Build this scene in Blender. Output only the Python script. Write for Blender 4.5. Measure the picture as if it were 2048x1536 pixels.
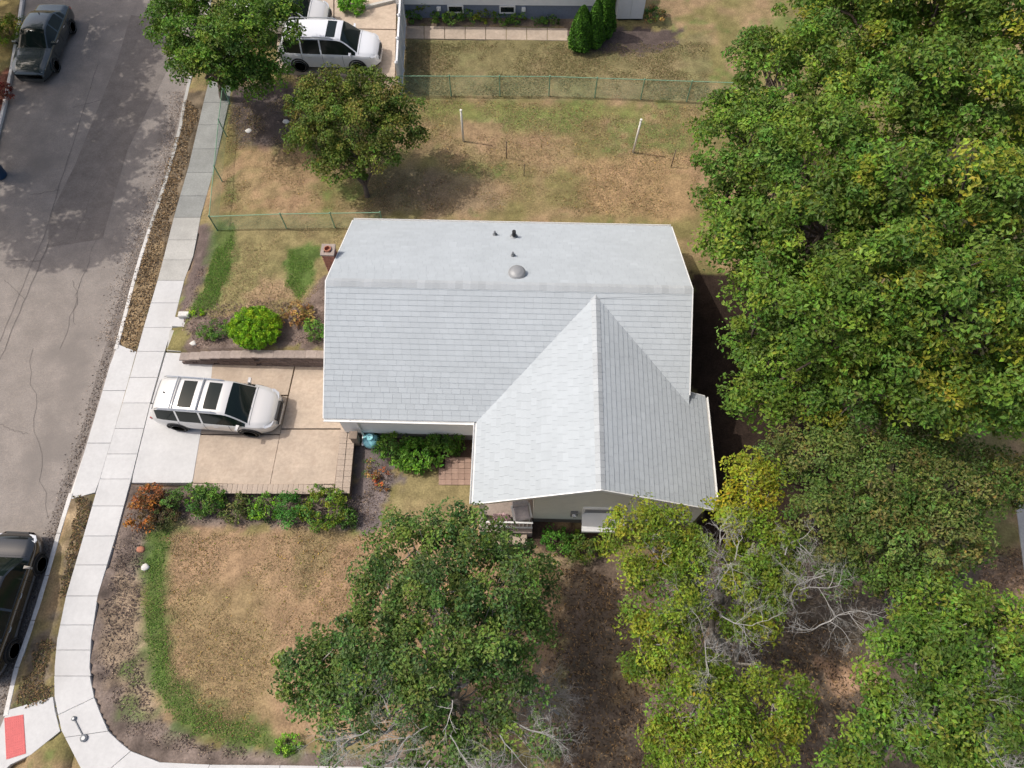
import bpy, math, random
import numpy as np
from mathutils import Vector, Matrix
random.seed(7); RS = np.random.RandomState(11)
PI = math.pi
for o in list(bpy.data.objects): bpy.data.objects.remove(o)
S = bpy.context.scene; COL = S.collection
# ---------------------------------------------------------------- camera, world, sun
TH = math.radians(25.055); CH = 25.476; FP = 1421.0
cam = bpy.data.cameras.new('camera'); cam.sensor_width = 36; cam.lens = FP/2048*36; cam.clip_end = 2000
co = bpy.data.objects.new('camera', cam); COL.objects.link(co)
co.location = (0, 0, CH); co.rotation_euler = (TH, 0, 0); S.camera = co
SUN_EL = math.radians(55); SUN_AZ = math.radians(-79)       # azimuth from +Y, clockwise; light comes from the left
w = bpy.data.worlds.new('World'); S.world = w; w.use_nodes = True
nt = w.node_tree; bg = nt.nodes['Background']
sky = nt.nodes.new('ShaderNodeTexSky'); sky.sky_type = 'NISHITA'; sky.sun_disc = False
sky.sun_elevation = SUN_EL; sky.sun_rotation = SUN_AZ; sky.air_density = 1.0; sky.dust_density = 5.0; sky.ozone_density = 0.0
nt.links.new(sky.outputs[0], bg.inputs[0]); bg.inputs[1].default_value = 0.15
sl = bpy.data.lights.new('sun', 'SUN'); sl.energy = 2.45; sl.angle = math.radians(0.6); sl.color = (1, .955, .89)
so = bpy.data.objects.new('sun', sl); COL.objects.link(so)
sd = Vector((math.sin(SUN_AZ)*math.cos(SUN_EL), math.cos(SUN_AZ)*math.cos(SUN_EL), math.sin(SUN_EL)))
so.rotation_euler = sd.to_track_quat('Z', 'Y').to_euler(); so.location = (-30, 0, 40)
vs = S.view_settings; vs.view_transform = 'Standard'; vs.look = 'None'; vs.gamma = 1; vs.use_curve_mapping = False
vs.exposure = 0.12
# ---------------------------------------------------------------- measuring helpers
ct, st = math.cos(TH), math.sin(TH)
def P(px, py, z=0.0):
    "world point at height z seen at photo pixel px,py"
    a = (px-1024)/FP; b = (768-py)/FP
    dx, dy, dz = a, st+b*ct, -ct+b*st
    t = (z-CH)/dz
    return Vector((dx*t, dy*t, z))
def mpp(px, py, z):
    return (P(px+1, py, z)-P(px, py, z)).length
PSI = -0.02555; HX, HY = -6.579, 9.4388
cp, sp_ = math.cos(PSI), math.sin(PSI)
def toUV(x, y): dx, dy = x-HX, y-HY; return dx*cp+dy*sp_, -dx*sp_+dy*cp
def fromUV(u, v): return HX+u*cp-v*sp_, HY+u*sp_+v*cp
HW, HD, HE, SL = 12.711, 8.556, 2.475, 0.4948
XL, XR, YF, YB = 5.3605, 13.389, -2.923, 1.1647
HR = HE+SL*HD/2; HC = HE+SL*(XR-XL)/2; XM = (XL+XR)/2
# ---------------------------------------------------------------- noise in numpy
def lattice(seed):
    r = np.random.RandomState(seed).rand(64, 64)
    def f(x, y, s):
        x = np.asarray(x)/s; y = np.asarray(y)/s
        i = np.floor(x).astype(int); j = np.floor(y).astype(int); a = x-i; b = y-j
        a = a*a*(3-2*a); b = b*b*(3-2*b)
        g = lambda p, q: r[p % 64, q % 64]
        return (g(i, j)*(1-a)+g(i+1, j)*a)*(1-b)+(g(i, j+1)*(1-a)+g(i+1, j+1)*a)*b
    return f
N1, N2, N3 = lattice(1), lattice(2), lattice(3)
def ss(x): x = np.clip(x, 0, 1); return x*x*(3-2*x)
def sdist(X, Y, poly):
    "distance to polygon, positive inside"
    poly = np.array(poly); d = np.full(X.shape, 1e9); ins = np.zeros(X.shape, bool)
    for (x0, y0), (x1, y1) in zip(poly, np.roll(poly, -1, 0)):
        ex, ey = x1-x0, y1-y0; L = ex*ex+ey*ey+1e-12
        t = np.clip(((X-x0)*ex+(Y-y0)*ey)/L, 0, 1)
        d = np.minimum(d, np.hypot(X-x0-t*ex, Y-y0-t*ey))
        c = ((y0 > Y) != (y1 > Y)) & (X < (x1-x0)*(Y-y0)/((y1-y0) if y1 != y0 else 1e-9)+x0)
        ins ^= c
    return np.where(ins, d, -d)
def pdist(X, Y, pl):
    d = np.full(np.shape(X), 1e9)
    for (x0, y0), (x1, y1) in zip(pl[:-1], pl[1:]):
        ex, ey = x1-x0, y1-y0; L = ex*ex+ey*ey+1e-12
        t = np.clip(((X-x0)*ex+(Y-y0)*ey)/L, 0, 1)
        d = np.minimum(d, np.hypot(X-x0-t*ex, Y-y0-t*ey))
    return d
# ---------------------------------------------------------------- traced ground lines (photo pixels on the level of the pavement)
walk_L = [(470,-40),(408,200),(377,333),(348,433),(328,512),(315,561),(289,649),(274,703),(245,805),(201,954),(167,1072),(132,1192),(114,1279),(109,1335),(109,1395),(123,1462),(161,1536),(215,1610),(300,1680),(420,1720),(900,1735)]
walk_R = [(522,-40),(461,190),(430,333),(402,433),(387,512),(369,561),(347,649),(330,703),(301,805),(264,954),(232,1072),(196,1192),(183,1279),(180,1335),(189,1395),(217,1462),(262,1502),(320,1524),(420,1529),(640,1530),(780,1534),(900,1534)]
walk_R2 = [(522,-40),(461,190),(430,333),(402,433),(387,512),(369,561),(347,649),(330,703),(301,805),(264,954),(232,1072),(196,1192),(183,1279),(180,1335),(189,1395),(217,1462),(255,1498),(330,1524),(430,1532),(640,1532),(900,1536),(1500,1545)]
curb = [(428,-40),(370,183),(358,250),(337,333),(310,417),(288,480),(267,548),(233,683),(217,730),(183,852),(135,994),(112,1069),(79,1189),(45,1290),(28,1335),(15,1384),(6,1429),(3,1530),(10,1600)]
w2 = lambda pl, z=0: [tuple(P(x, y, z)[:2]) for x, y in pl]
WR = w2(walk_R2); WL = w2(walk_L); CB = w2(curb)
VW = toUV(*P(640, 727, 0)[:2])[1]          # line of the upper retaining wall
def hgt(X, Y):
    X = np.asarray(X, float); Y = np.asarray(Y, float)
    u, v = toUV(X, Y)
    # side of the pavement
    wx = np.interp(Y, [p[1] for p in WR[:14]][::-1], [p[0] for p in WR[:14]][::-1])
    d = np.clip(X-wx, 0, 99)
    up = .8*(1-np.exp(-d/2.2))
    dd = pdist(X, Y, WR); dd = np.where((X < wx), 0, dd)
    lo = -.33*(1-np.exp(-np.clip(dd, 0, 99)/1.2))
    k = np.where(u < HW-.5, (v > VW).astype(float), ss((v-VW)/3.0))
    return np.where(X > wx, up*k+lo*(1-k), 0)
def G(px, py, up=0.0):
    z = 0.0
    for _ in range(12):
        p = P(px, py, z); z = .5*z+.5*(float(hgt(p.x, p.y))+up)
    return P(px, py, z)
def H(x, y): return float(hgt(x, y))
# ---------------------------------------------------------------- object helpers
def link(o, parent=None):
    COL.objects.link(o)
    if parent: o.parent = parent
    return o
def tag(o, label=None, cat=None, group=None, kind=None):
    if label: o['label'] = label
    if cat: o['category'] = cat
    if group: o['group'] = group
    if kind: o['kind'] = kind
    return o
def empty(name, loc=(0,0,0), rz=0, **k):
    o = bpy.data.objects.new(name, None); o.location = loc; o.rotation_euler = (0,0,rz); o.empty_display_size = .3
    link(o); return tag(o, **k)
class MB:
    def __init__(s): s.v = []; s.f = []; s.mi = []; s.m = 0
    def add(s, vs, fs):
        b = len(s.v); s.v += [tuple(p) for p in vs]; s.f += [tuple(b+i for i in f) for f in fs]; s.mi += [s.m]*len(fs)
    def box(s, a, b):
        x0,y0,z0 = a; x1,y1,z1 = b
        s.add([(x0,y0,z0),(x1,y0,z0),(x1,y1,z0),(x0,y1,z0),(x0,y0,z1),(x1,y0,z1),(x1,y1,z1),(x0,y1,z1)],
              [(0,3,2,1),(4,5,6,7),(0,1,5,4),(1,2,6,5),(2,3,7,6),(3,0,4,7)])
    def bbox(s, a, b, c=.02):
        "box with bevelled top edges"
        x0,y0,z0 = a; x1,y1,z1 = b
        s.add([(x0,y0,z0),(x1,y0,z0),(x1,y1,z0),(x0,y1,z0),(x0,y0,z1-c),(x1,y0,z1-c),(x1,y1,z1-c),(x0,y1,z1-c),
               (x0+c,y0+c,z1),(x1-c,y0+c,z1),(x1-c,y1-c,z1),(x0+c,y1-c,z1)],
              [(0,3,2,1),(8,9,10,11),(0,1,5,4),(1,2,6,5),(2,3,7,6),(3,0,4,7),(4,5,9,8),(5,6,10,9),(6,7,11,10),(7,4,8,11)])
    def prism(s, poly, z0, z1, bev=0.0):
        "poly: list of xy (ccw or not); z0,z1 floats"
        n = len(poly)
        ar = sum(poly[i][0]*poly[(i+1)%n][1]-poly[(i+1)%n][0]*poly[i][1] for i in range(n))
        if ar < 0: poly = poly[::-1]
        if bev:
            cx = sum(p[0] for p in poly)/n; cy = sum(p[1] for p in poly)/n
            ins = []
            for i in range(n):
                p0, p1, p2 = Vector(poly[i-1]), Vector(poly[i]), Vector(poly[(i+1)%n])
                d1 = (p1-p0).normalized(); d2 = (p2-p1).normalized()
                nn = Vector((-d1.y-d2.y, d1.x+d2.x))
                nn = nn.normalized()*bev if nn.length > 1e-6 else Vector((0,0))
                ins.append((p1.x+nn.x, p1.y+nn.y))
            V = [(x,y,z0) for x,y in poly]+[(x,y,z1-bev) for x,y in poly]+[(x,y,z1) for x,y in ins]
            F = [tuple(range(n))[::-1], tuple(range(2*n,3*n))]
            for i in range(n):
                j = (i+1)%n; F += [(i,j,n+j,n+i),(n+i,n+j,2*n+j,2*n+i)]
        else:
            V = [(x,y,z0) for x,y in poly]+[(x,y,z1) for x,y in poly]
            F = [tuple(range(n))[::-1], tuple(range(n,2*n))]+[(i,(i+1)%n,n+(i+1)%n,n+i) for i in range(n)]
        s.add(V, F)
    def tube(s, pts, r, n=6, cap=True):
        pts = [Vector(p) for p in pts]; R = r if hasattr(r, '__len__') else [r]*len(pts)
        V = []; F = []
        a = None
        for i, p in enumerate(pts):
            t = (pts[min(i+1, len(pts)-1)]-pts[max(i-1, 0)])
            t = t.normalized() if t.length > 1e-9 else Vector((0,0,1))
            if a is None: a = t.orthogonal().normalized()
            a = (a-t*a.dot(t)); a = a.normalized() if a.length > 1e-6 else t.orthogonal().normalized()
            b = t.cross(a)
            for k in range(n):
                q = 2*PI*k/n; V.append(p+(a*math.cos(q)+b*math.sin(q))*R[i])
        for i in range(len(pts)-1):
            for k in range(n): F.append((i*n+k, i*n+(k+1)%n, (i+1)*n+(k+1)%n, (i+1)*n+k))
        if cap: F += [tuple(range(n))[::-1], tuple((len(pts)-1)*n+k for k in range(n))]
        s.add(V, F)
    def lathe(s, prof, c=(0,0,0), n=16, ax='z', cap=True):
        V = []; F = []
        for r, z in prof:
            for k in range(n):
                q = 2*PI*k/n; x, y = r*math.cos(q), r*math.sin(q)
                V.append((c[0]+x, c[1]+y, c[2]+z) if ax == 'z' else (c[0]+x, c[1]+z, c[2]+y))
        for i in range(len(prof)-1):
            for k in range(n):
                f = (i*n+k, i*n+(k+1)%n, (i+1)*n+(k+1)%n, (i+1)*n+k); F.append(f if ax == 'z' else f[::-1])
        if cap: F += [tuple(range(n))[::-1], tuple((len(prof)-1)*n+k for k in range(n))]
        s.add(V, F)
    def build(s, name, mat, parent=None, smooth=False, **k):
        me = bpy.data.meshes.new(name); me.from_pydata(s.v, [], s.f)
        for m in (mat if isinstance(mat, (list, tuple)) else [mat]): me.materials.append(m)
        if isinstance(mat, (list, tuple)): me.polygons.foreach_set('material_index', s.mi)
        if smooth: me.polygons.foreach_set('use_smooth', [True]*len(s.f))
        me.update()
        o = bpy.data.objects.new(name, me); link(o, parent); return tag(o, **k)
def npmesh(name, V, Q, mat, parent=None, colors=None, smooth=False, nv=4, **k):
    "fast mesh from numpy: V (n,3), Q (m,nv), colors per vertex (n,3)"
    me = bpy.data.meshes.new(name); V = np.asarray(V, np.float32); Q = np.asarray(Q, np.int32)
    me.vertices.add(len(V)); me.vertices.foreach_set('co', V.ravel())
    me.loops.add(Q.size); me.loops.foreach_set('vertex_index', Q.ravel())
    me.polygons.add(len(Q)); me.polygons.foreach_set('loop_start', np.arange(0, Q.size, nv, dtype=np.int32))
    try: me.polygons.foreach_set('loop_total', np.full(len(Q), nv, dtype=np.int32))
    except Exception: pass
    if colors is not None:
        a = me.color_attributes.new('tint', 'FLOAT_COLOR', 'POINT')
        c = np.ones((len(V), 4), np.float32); c[:, :3] = colors; a.data.foreach_set('color', c.ravel())
    me.materials.append(mat)
    me.update(calc_edges=True)
    me.polygons.foreach_set('use_smooth', np.full(len(Q), bool(smooth)))
    me.validate()
    o = bpy.data.objects.new(name, me); link(o, parent); return tag(o, **k)
# ---------------------------------------------------------------- materials
def mat(name, col, rough=.8, spec=.3, metal=0, coat=0, noise=None, bump=None, attr=False, transl=0, objrand=0, noise2=None, emis=None):
    """noise=(scale, amount, dark_color) multi-octave mottling; bump=(scale,strength,dist)"""
    m = bpy.data.materials.new(name); m.use_nodes = True; t = m.node_tree; L = t.links
    b = t.nodes['Principled BSDF']; b.inputs['Roughness'].default_value = rough
    b.inputs['Specular IOR Level'].default_value = spec; b.inputs['Metallic'].default_value = metal
    b.inputs['Coat Weight'].default_value = coat; b.inputs['Coat Roughness'].default_value = .04
    tc = t.nodes.new('ShaderNodeTexCoord')
    if attr:
        a = t.nodes.new('ShaderNodeAttribute'); a.attribute_name = 'tint'; cur = a.outputs['Color']
    else:
        a = t.nodes.new('ShaderNodeRGB'); a.outputs[0].default_value = (*col, 1); cur = a.outputs[0]
    def mul(cur, fac_out, lo, hi):
        mr = t.nodes.new('ShaderNodeMapRange'); mr.inputs['From Min'].default_value = .3; mr.inputs['From Max'].default_value = .7
        mr.inputs['To Min'].default_value = lo; mr.inputs['To Max'].default_value = hi; L.new(fac_out, mr.inputs['Value'])
        vm = t.nodes.new('ShaderNodeVectorMath'); vm.operation = 'SCALE'; L.new(cur, vm.inputs[0]); L.new(mr.outputs[0], vm.inputs['Scale'])
        return vm.outputs[0]
    for nz in (noise, noise2):
        if nz:
            n = t.nodes.new('ShaderNodeTexNoise'); n.inputs['Scale'].default_value = nz[0]; n.inputs['Detail'].default_value = 8
            n.inputs['Roughness'].default_value = .65
            L.new(tc.outputs['Object'], n.inputs['Vector'])
            cur = mul(cur, n.outputs['Fac'], 1-nz[1], 1+nz[1])
            if len(nz) > 2:
                mx = t.nodes.new('ShaderNodeMix'); mx.data_type = 'RGBA'
                mr = t.nodes.new('ShaderNodeMapRange'); mr.inputs['From Min'].default_value = .52; mr.inputs['From Max'].default_value = .68
                mr.inputs['To Max'].default_value = nz[3] if len(nz) > 3 else .6
                n3 = t.nodes.new('ShaderNodeTexNoise'); n3.inputs['Scale'].default_value = nz[0]*.37; n3.inputs['Detail'].default_value = 6
                L.new(tc.outputs['Object'], n3.inputs['Vector'])
                L.new(n3.outputs['Fac'], mr.inputs['Value']); L.new(mr.outputs[0], mx.inputs['Factor'])
                L.new(cur, mx.inputs['A']); mx.inputs['B'].default_value = (*nz[2], 1); cur = mx.outputs['Result']
    if objrand:
        oi = t.nodes.new('ShaderNodeObjectInfo')
        mr = t.nodes.new('ShaderNodeMapRange'); mr.inputs['To Min'].default_value = 1-objrand; mr.inputs['To Max'].default_value = 1+objrand
        L.new(oi.outputs['Random'], mr.inputs['Value'])
        vm = t.nodes.new('ShaderNodeVectorMath'); vm.operation = 'SCALE'; L.new(cur, vm.inputs[0]); L.new(mr.outputs[0], vm.inputs['Scale']); cur = vm.outputs[0]
    L.new(cur, b.inputs['Base Color'])
    if bump:
        n = t.nodes.new('ShaderNodeTexNoise'); n.inputs['Scale'].default_value = bump[0]; n.inputs['Detail'].default_value = 6
        L.new(tc.outputs['Object'], n.inputs['Vector'])
        bp = t.nodes.new('ShaderNodeBump'); bp.inputs['Strength'].default_value = bump[1]; bp.inputs['Distance'].default_value = bump[2]
        L.new(n.outputs['Fac'], bp.inputs['Height']); L.new(bp.outputs[0], b.inputs['Normal'])
    if transl:
        tr = t.nodes.new('ShaderNodeBsdfTranslucent'); L.new(cur, tr.inputs[0])
        ms = t.nodes.new('ShaderNodeMixShader'); ms.inputs[0].default_value = transl
        L.new(b.outputs[0], ms.inputs[1]); L.new(tr.outputs[0], ms.inputs[2]); L.new(ms.outputs[0], t.nodes['Material Output'].inputs[0])
    return m
M = {}
M['ground'] = mat('ground_cover', (1,1,1), .95, .1, attr=True, noise=(15, .32), noise2=(3.2, .17), bump=(14, .8, .02))
M['outer'] = mat('outer_ground', (.16,.15,.07), .95, .1, noise=(1.5, .3, (.2,.13,.07)))
M['asphalt'] = mat('worn_asphalt', (.24,.212,.19), .9, .25, noise=(24, .22, (.30,.255,.22), .55), noise2=(1.3, .15, (.17,.152,.138), .6), bump=(60, .4, .002))
M['patch'] = mat('dark_asphalt', (.185,.162,.145), .92, .2, noise=(24, .22, (.25,.215,.19), .5), noise2=(1.7, .18), bump=(60, .4, .002))
M['tar'] = mat('tar_seam', (.15,.133,.12), .85, .3, noise=(8, .4))
M['newcon'] = mat('new_concrete', (.52,.518,.512), .85, .25, noise=(7, .06), noise2=(1.1, .07, (.44,.43,.41), .35), bump=(90, .2, .0006), objrand=.035)
M['curb'] = mat('curb_concrete', (.60,.58,.55), .85, .25, noise=(12, .12), noise2=(2, .15, (.4,.38,.35), .5))
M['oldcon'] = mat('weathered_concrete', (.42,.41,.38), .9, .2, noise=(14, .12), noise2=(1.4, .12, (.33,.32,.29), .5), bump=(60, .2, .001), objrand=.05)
M['greycon'] = mat('dark_grey_concrete', (.27,.275,.26), .9, .2, noise=(14, .14), noise2=(1.4, .14, (.2,.2,.18), .5), bump=(60, .2, .001), objrand=.06)
M['tancon'] = mat('tan_concrete', (.44,.36,.285), .9, .2, noise=(7, .12, (.34,.27,.21), .6), noise2=(1.3, .16, (.37,.30,.235), .5), bump=(50, .25, .001), objrand=.035)
M['brickcap'] = mat('brick_coping', (.39,.32,.26), .9, .2, noise=(16, .15), objrand=.05)
M['wallstone'] = mat('retaining_block', (.17,.13,.115), .95, .15, noise=(10, .25), objrand=.15, bump=(30, .4, .005))
M['capstone'] = mat('retaining_cap', (.30,.25,.22), .95, .15, noise=(10, .2), objrand=.12)
M['shingle'] = mat('grey_shingle', (1,1,1), .92, .15, attr=True, noise=(40, .04), noise2=(.8, .05), bump=(120, .3, .0007))
M['ridge'] = mat('ridge_shingle', (.40,.425,.44), .92, .15, noise=(40, .1), objrand=.08)
M['deck'] = mat('roof_deck', (.40,.42,.44), .95, .1)
M['trim'] = mat('white_trim', (.78,.78,.76), .45, .4, noise=(6, .03))
M['siding'] = mat('cream_siding', (.74,.72,.63), .6, .3, noise=(4, .05))
M['siding2'] = mat('pale_siding', (.78,.78,.76), .6, .3, noise=(4, .04))
M['found'] = mat('blue_foundation', (.20,.23,.29), .85, .2, noise=(9, .12))
M['blockf'] = mat('foundation_block', (.22,.205,.19), .9, .2, noise=(9, .15))
M['glass'] = mat('dark_glass', (.012,.018,.02), .06, .6)
M['carglass'] = mat('car_glass', (.008,.014,.013), .08, .3)
M['whitepaint'] = mat('white_car_paint', (.62,.61,.595), .28, .5, metal=.15, coat=.8)
M['pearl'] = mat('pearl_car_paint', (.70,.715,.74), .3, .5, coat=.7)
M['darkpaint'] = mat('dark_teal_car_paint', (.035,.05,.056), .25, .5, metal=.4, coat=.9)
M['blackpaint'] = mat('black_car_paint', (.012,.013,.014), .18, .5, coat=1.0)
M['tyre'] = mat('tyre_rubber', (.018,.018,.018), .85, .2)
M['alloy'] = mat('alloy_rim', (.45,.46,.47), .35, .5, metal=.8)
M['chrome'] = mat('silver_rail', (.55,.56,.57), .3, .5, metal=.7)
M['blackpl'] = mat('black_plastic', (.02,.02,.022), .6, .3)
M['lamp'] = mat('clear_lamp', (.55,.57,.6), .12, .6, coat=.8)
M['redlamp'] = mat('red_lamp', (.35,.015,.012), .2, .5, coat=.6)
M['bark'] = mat('bark', (.14,.11,.09), .95, .1, noise=(8, .3), bump=(14, .8, .015))
M['barkpale'] = mat('pale_bark', (.36,.33,.29), .95, .1, noise=(5, .25), bump=(14, .5, .012))
M['deadwood'] = mat('dead_wood', (.34,.33,.31), .95, .1, noise=(5, .25))
M['leaf'] = mat('leaf', (1,1,1), .55, .3, attr=True, transl=.3)
M['needle'] = mat('needle', (1,1,1), .7, .2, attr=True, transl=.1)
M['greenrail'] = mat('green_coated_steel', (.20,.36,.24), .5, .4)
M['greenwire'] = mat('green_wire', (.12,.26,.18), .5, .4)
M['vinyl'] = mat('white_vinyl', (.70,.715,.73), .45, .35, noise=(3, .04))
M['postpaint'] = mat('white_post_paint', (.72,.69,.62), .6, .3, noise=(10, .1))
M['rust'] = mat('rusty_steel', (.13,.10,.08), .8, .3)
M['redpad'] = mat('red_tactile', (.56,.15,.145), .85, .15, noise=(8, .08))
M['brick'] = mat('red_brick', (.36,.17,.13), .9, .15, noise=(12, .2), objrand=.15)
M['mortar'] = mat('mortar', (.48,.43,.38), .95, .1)
M['clay'] = mat('clay_flue', (.38,.17,.11), .9, .15)
M['soot'] = mat('soot', (.01,.01,.01), 1, 0)
M['galv'] = mat('galvanised_steel', (.22,.23,.24), .45, .4, metal=.5)
M['vent'] = mat('grey_vent_metal', (.27,.275,.28), .5, .35, metal=.2)
M['turq'] = mat('turquoise_glaze', (.34,.74,.80), .35, .5, coat=.5)
M['bluebin'] = mat('blue_plastic', (.012,.05,.12), .4, .4)
M['wood'] = mat('weathered_wood', (.25,.20,.16), .9, .15, noise=(8, .2))
M['pink'] = mat('pink_petals', (.60,.42,.42), .7, .2, noise=(20, .3))
M['pale'] = mat('pale_stone', (.62,.60,.56), .85, .2, noise=(8, .15))
M['clayslab'] = mat('clay_paving', (.34,.235,.185), .9, .15, noise=(8, .12), objrand=.1)
M['cushion'] = mat('pale_cushion', (.62,.56,.55), .9, .1, noise=(12, .15))
M['grass'] = mat('grass_blade', (1,1,1), .8, .15, attr=True, transl=.2)
M['litter'] = mat('leaf_litter', (1,1,1), .95, .05, attr=True)
# ================================================================ SETTING: terrain
outer = MB(); outer.add([(-400,-300,-1.2),(400,-300,-1.2),(400,500,-1.2),(-400,500,-1.2)], [(0,1,2,3)])
outer.build('ground', M['outer'], kind='structure')
step = .15
us = np.arange(-27, 42, step); va = np.arange(-14, VW-.02, step); vb = np.arange(VW+.001, 35, step)
vsx = np.concatenate([va, [VW-.001], vb])
U, V = np.meshgrid(us, vsx, indexing='ij'); X, Y = fromUV(U, V)
Z = hgt(X, Y)
Z = Z+(N1(X, Y, .5)-.5)*.035+(N2(X, Y, 1.9)-.5)*.06*(np.abs(Z) > .05)
def wp(pl, g=False):
    return [tuple((G(*p) if g else P(*p))[:2]) for p in pl]
road_poly = w2(curb[:-1])+[(-26,-8),(-60,-8),(-60,60),(P(428,-40).x+3,60)]
left_curb = [(55,-60),(38,60),(25,140),(8,225),(-20,330),(-60,450),(-140,700),(-260,1100),(-330,1300)]
walk_poly = w2(walk_L+walk_R2[::-1][1:])
walk_full = w2(walk_L)+w2(walk_R)[::-1]
drive_px = [(330,703),(427,708),(660,729),(760,735),(760,850),(717,861),(701,992),(385,985),(262,966),(301,805)]
apron_px = [(233,686),(274,703),(201,954),(190,985),(135,999),(183,852),(217,730)]
ramp_px = [(12,1422),(106,1393),(121,1462),(60,1511),(30,1540),(-6,1560),(0,1480)]
for poly, lo in ((walk_full, -.16), (wp(drive_px), -.34), (wp(apron_px), -.16), (wp(ramp_px), -.2)):
    sdv = sdist(X, Y, poly); Z = np.where(sdv > .03, np.minimum(Z, lo), Z)
cx = np.interp(Y, [p[1] for p in CB][::-1], [p[0] for p in CB][::-1])
LC = w2(left_curb); lx = np.interp(Y, [p[1] for p in LC][::-1], [p[0] for p in LC][::-1])
Z = np.where((X < cx+.05) & (X > lx-.05), -.4, Z)
# colours of the ground cover itself
C = lambda r, g, b: np.array([r, g, b])
DRY, OLIVE, LUSH, MULCH, DIRT, STRAW, SOIL = C(.285,.20,.115), C(.19,.165,.07), C(.072,.122,.03), C(.115,.088,.078), C(.215,.165,.12), C(.37,.275,.165), C(.085,.058,.045)
big = N1(X, Y, 1.6)*.6+N2(X+7, Y, .55)*.4; fine = N3(X, Y, .24)
k = ss((big-.42)/.34)[..., None]
COLR = DRY*k+OLIVE*(1-k)
gk = ss((N3(X+3, Y+9, 1.3)*.6+N1(X, Y+5, .3)*.4-.62)/.15)[..., None]; COLR = COLR*(1-.5*gk)+LUSH*1.4*.5*gk
warp = (N2(X, Y, .45)-.5)*.55+(N1(X+3, Y, .2)-.5)*.3
def cover(pl, color, f=.25, amt=1.0, var=0, g=True):
    global COLR
    d = sdist(X, Y, wp(pl, g))+warp
    kk = ss(d/f+.5)[..., None]*amt
    c = color*(1+var*(N3(X, Y, .3)[..., None]-.5)*2)
    COLR = COLR*(1-kk)+c*kk
# north yard greener and darker
cover([(800,70),(1420,70),(1420,205),(800,192)], C(.19,.165,.085), .4, .75, .15)
cover([(850,205),(1300,215),(1280,240),(840,235)], C(.17,.19,.06), .5, .7, .2)
cover([(1020,220),(1170,225),(1150,270),(1010,260)], C(.13,.18,.05), .6, .6, .2)
cover([(1090,60),(1360,60),(1350,95),(1290,108),(1160,100)], MULCH*.9, .2, 1, .2)
cover([(800,-20),(1160,-20),(1140,56),(800,54)], DIRT*.9, .1, 1, .3)
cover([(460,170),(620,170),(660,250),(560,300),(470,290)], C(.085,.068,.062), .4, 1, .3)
cover([(590,-60),(800,-60),(800,170),(590,170)], DIRT, .1, 1, .3)
cover([(700,330),(980,350),(1010,420),(760,430)], C(.2,.155,.10), .7, .6, .3)
cover([(1150,320),(1390,300),(1400,440),(1180,430)], C(.34,.22,.125), .9, .7, .15)
cover([(850,260),(1150,270),(1150,330),(900,330)], C(.33,.22,.13), .9, .6, .15)
cover([(470,300),(620,300),(640,410),(480,420)], C(.33,.21,.13), .7, .6, .25)
# west lawn by the pavement
cover([(402,440),(700,445),(660,540),(610,640),(400,635),(360,625)], C(.22,.185,.09), .3, .8, .2)
cover([(400,440),(436,470),(415,560),(370,632),(350,640)], C(.13,.10,.09), .25, 1, .3)
cover([(430,440),(475,450),(462,540),(430,618),(375,630),(405,570),(425,500)], LUSH, .5, .8, .3)
cover([(575,500),(640,490),(630,560),(600,605),(570,570)], LUSH*1.1, .3, .9, .25)
cover([(520,560),(580,560),(590,600),(480,620)], C(.34,.23,.15), .4, .7, .15)
cover([(655,520),(700,520),(700,700),(380,700),(370,640),(560,625),(620,590)], C(.17,.13,.11), .15, 1, .3)
# verge between kerb and pavement
cover([(370,183),(460,183),(300,640),(272,704),(225,690)], C(.16,.125,.085), .1, 1, .45, False)
cover([(300,480),(345,480),(280,700),(230,690)], C(.24,.175,.10), .3, .8, .6, False)
cover([(140,994),(200,985),(135,1180),(60,1300),(10,1420),(100,1400)], C(.15,.12,.085), .2, 1, .5, False)
cover([(135,1010),(180,1000),(150,1110),(115,1100)], STRAW*.85, .3, .8, .5, False)
# strip round the front lawn
cover([(255,960),(735,960),(800,930),(780,1000),(735,1062),(340,1045),(300,1070),(288,1120),(282,1300),(310,1420),(400,1480),(650,1510),(1000,1500),(1100,1560),(200,1560),(150,1330),(190,1100)], C(.165,.13,.11), .25, 1, .4)
cover([(235,1150),(285,1160),(300,1290),(320,1390),(330,1440),(260,1420),(205,1330),(215,1240)], C(.33,.25,.17), .5, .85, .35)
cover([(235,1330),(270,1330),(275,1360),(240,1360)], LUSH*1.2, .3, .8, .2)
cover([(245,1400),(280,1400),(285,1440),(250,1440)], LUSH*1.1, .3, .7, .2)
cover([(340,1060),(740,1070),(820,1010),(900,1000),(1100,1080),(1120,1500),(640,1490),(400,1470),(330,1350),(320,1180)], C(.31,.205,.125), .4, .9, .15)
cover([(340,1180),(520,1160),(560,1300),(560,1460),(380,1440),(350,1330)], C(.225,.18,.085), .9, .5, .2)
cover([(600,1060),(700,1060),(620,1190),(590,1180)], C(.2,.165,.08), .5, .6, .2)
cover([(290,1065),(345,1050),(330,1180),(345,1330),(400,1410),(520,1445),(610,1480),(590,1510),(470,1492),(350,1465),(300,1370),(284,1250),(288,1130)], LUSH, .6, .8, .35)
cover([(790,950),(945,950),(945,1060),(770,1060)], C(.25,.205,.105), .3, .8, .2)
cover([(700,880),(780,880),(800,960),(745,1060),(690,1060),(700,990)], C(.15,.125,.12), .15, 1, .35)
cover([(740,840),(960,840),(950,930),(880,950),(780,930)], SOIL, .2, 1, .3)
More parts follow.
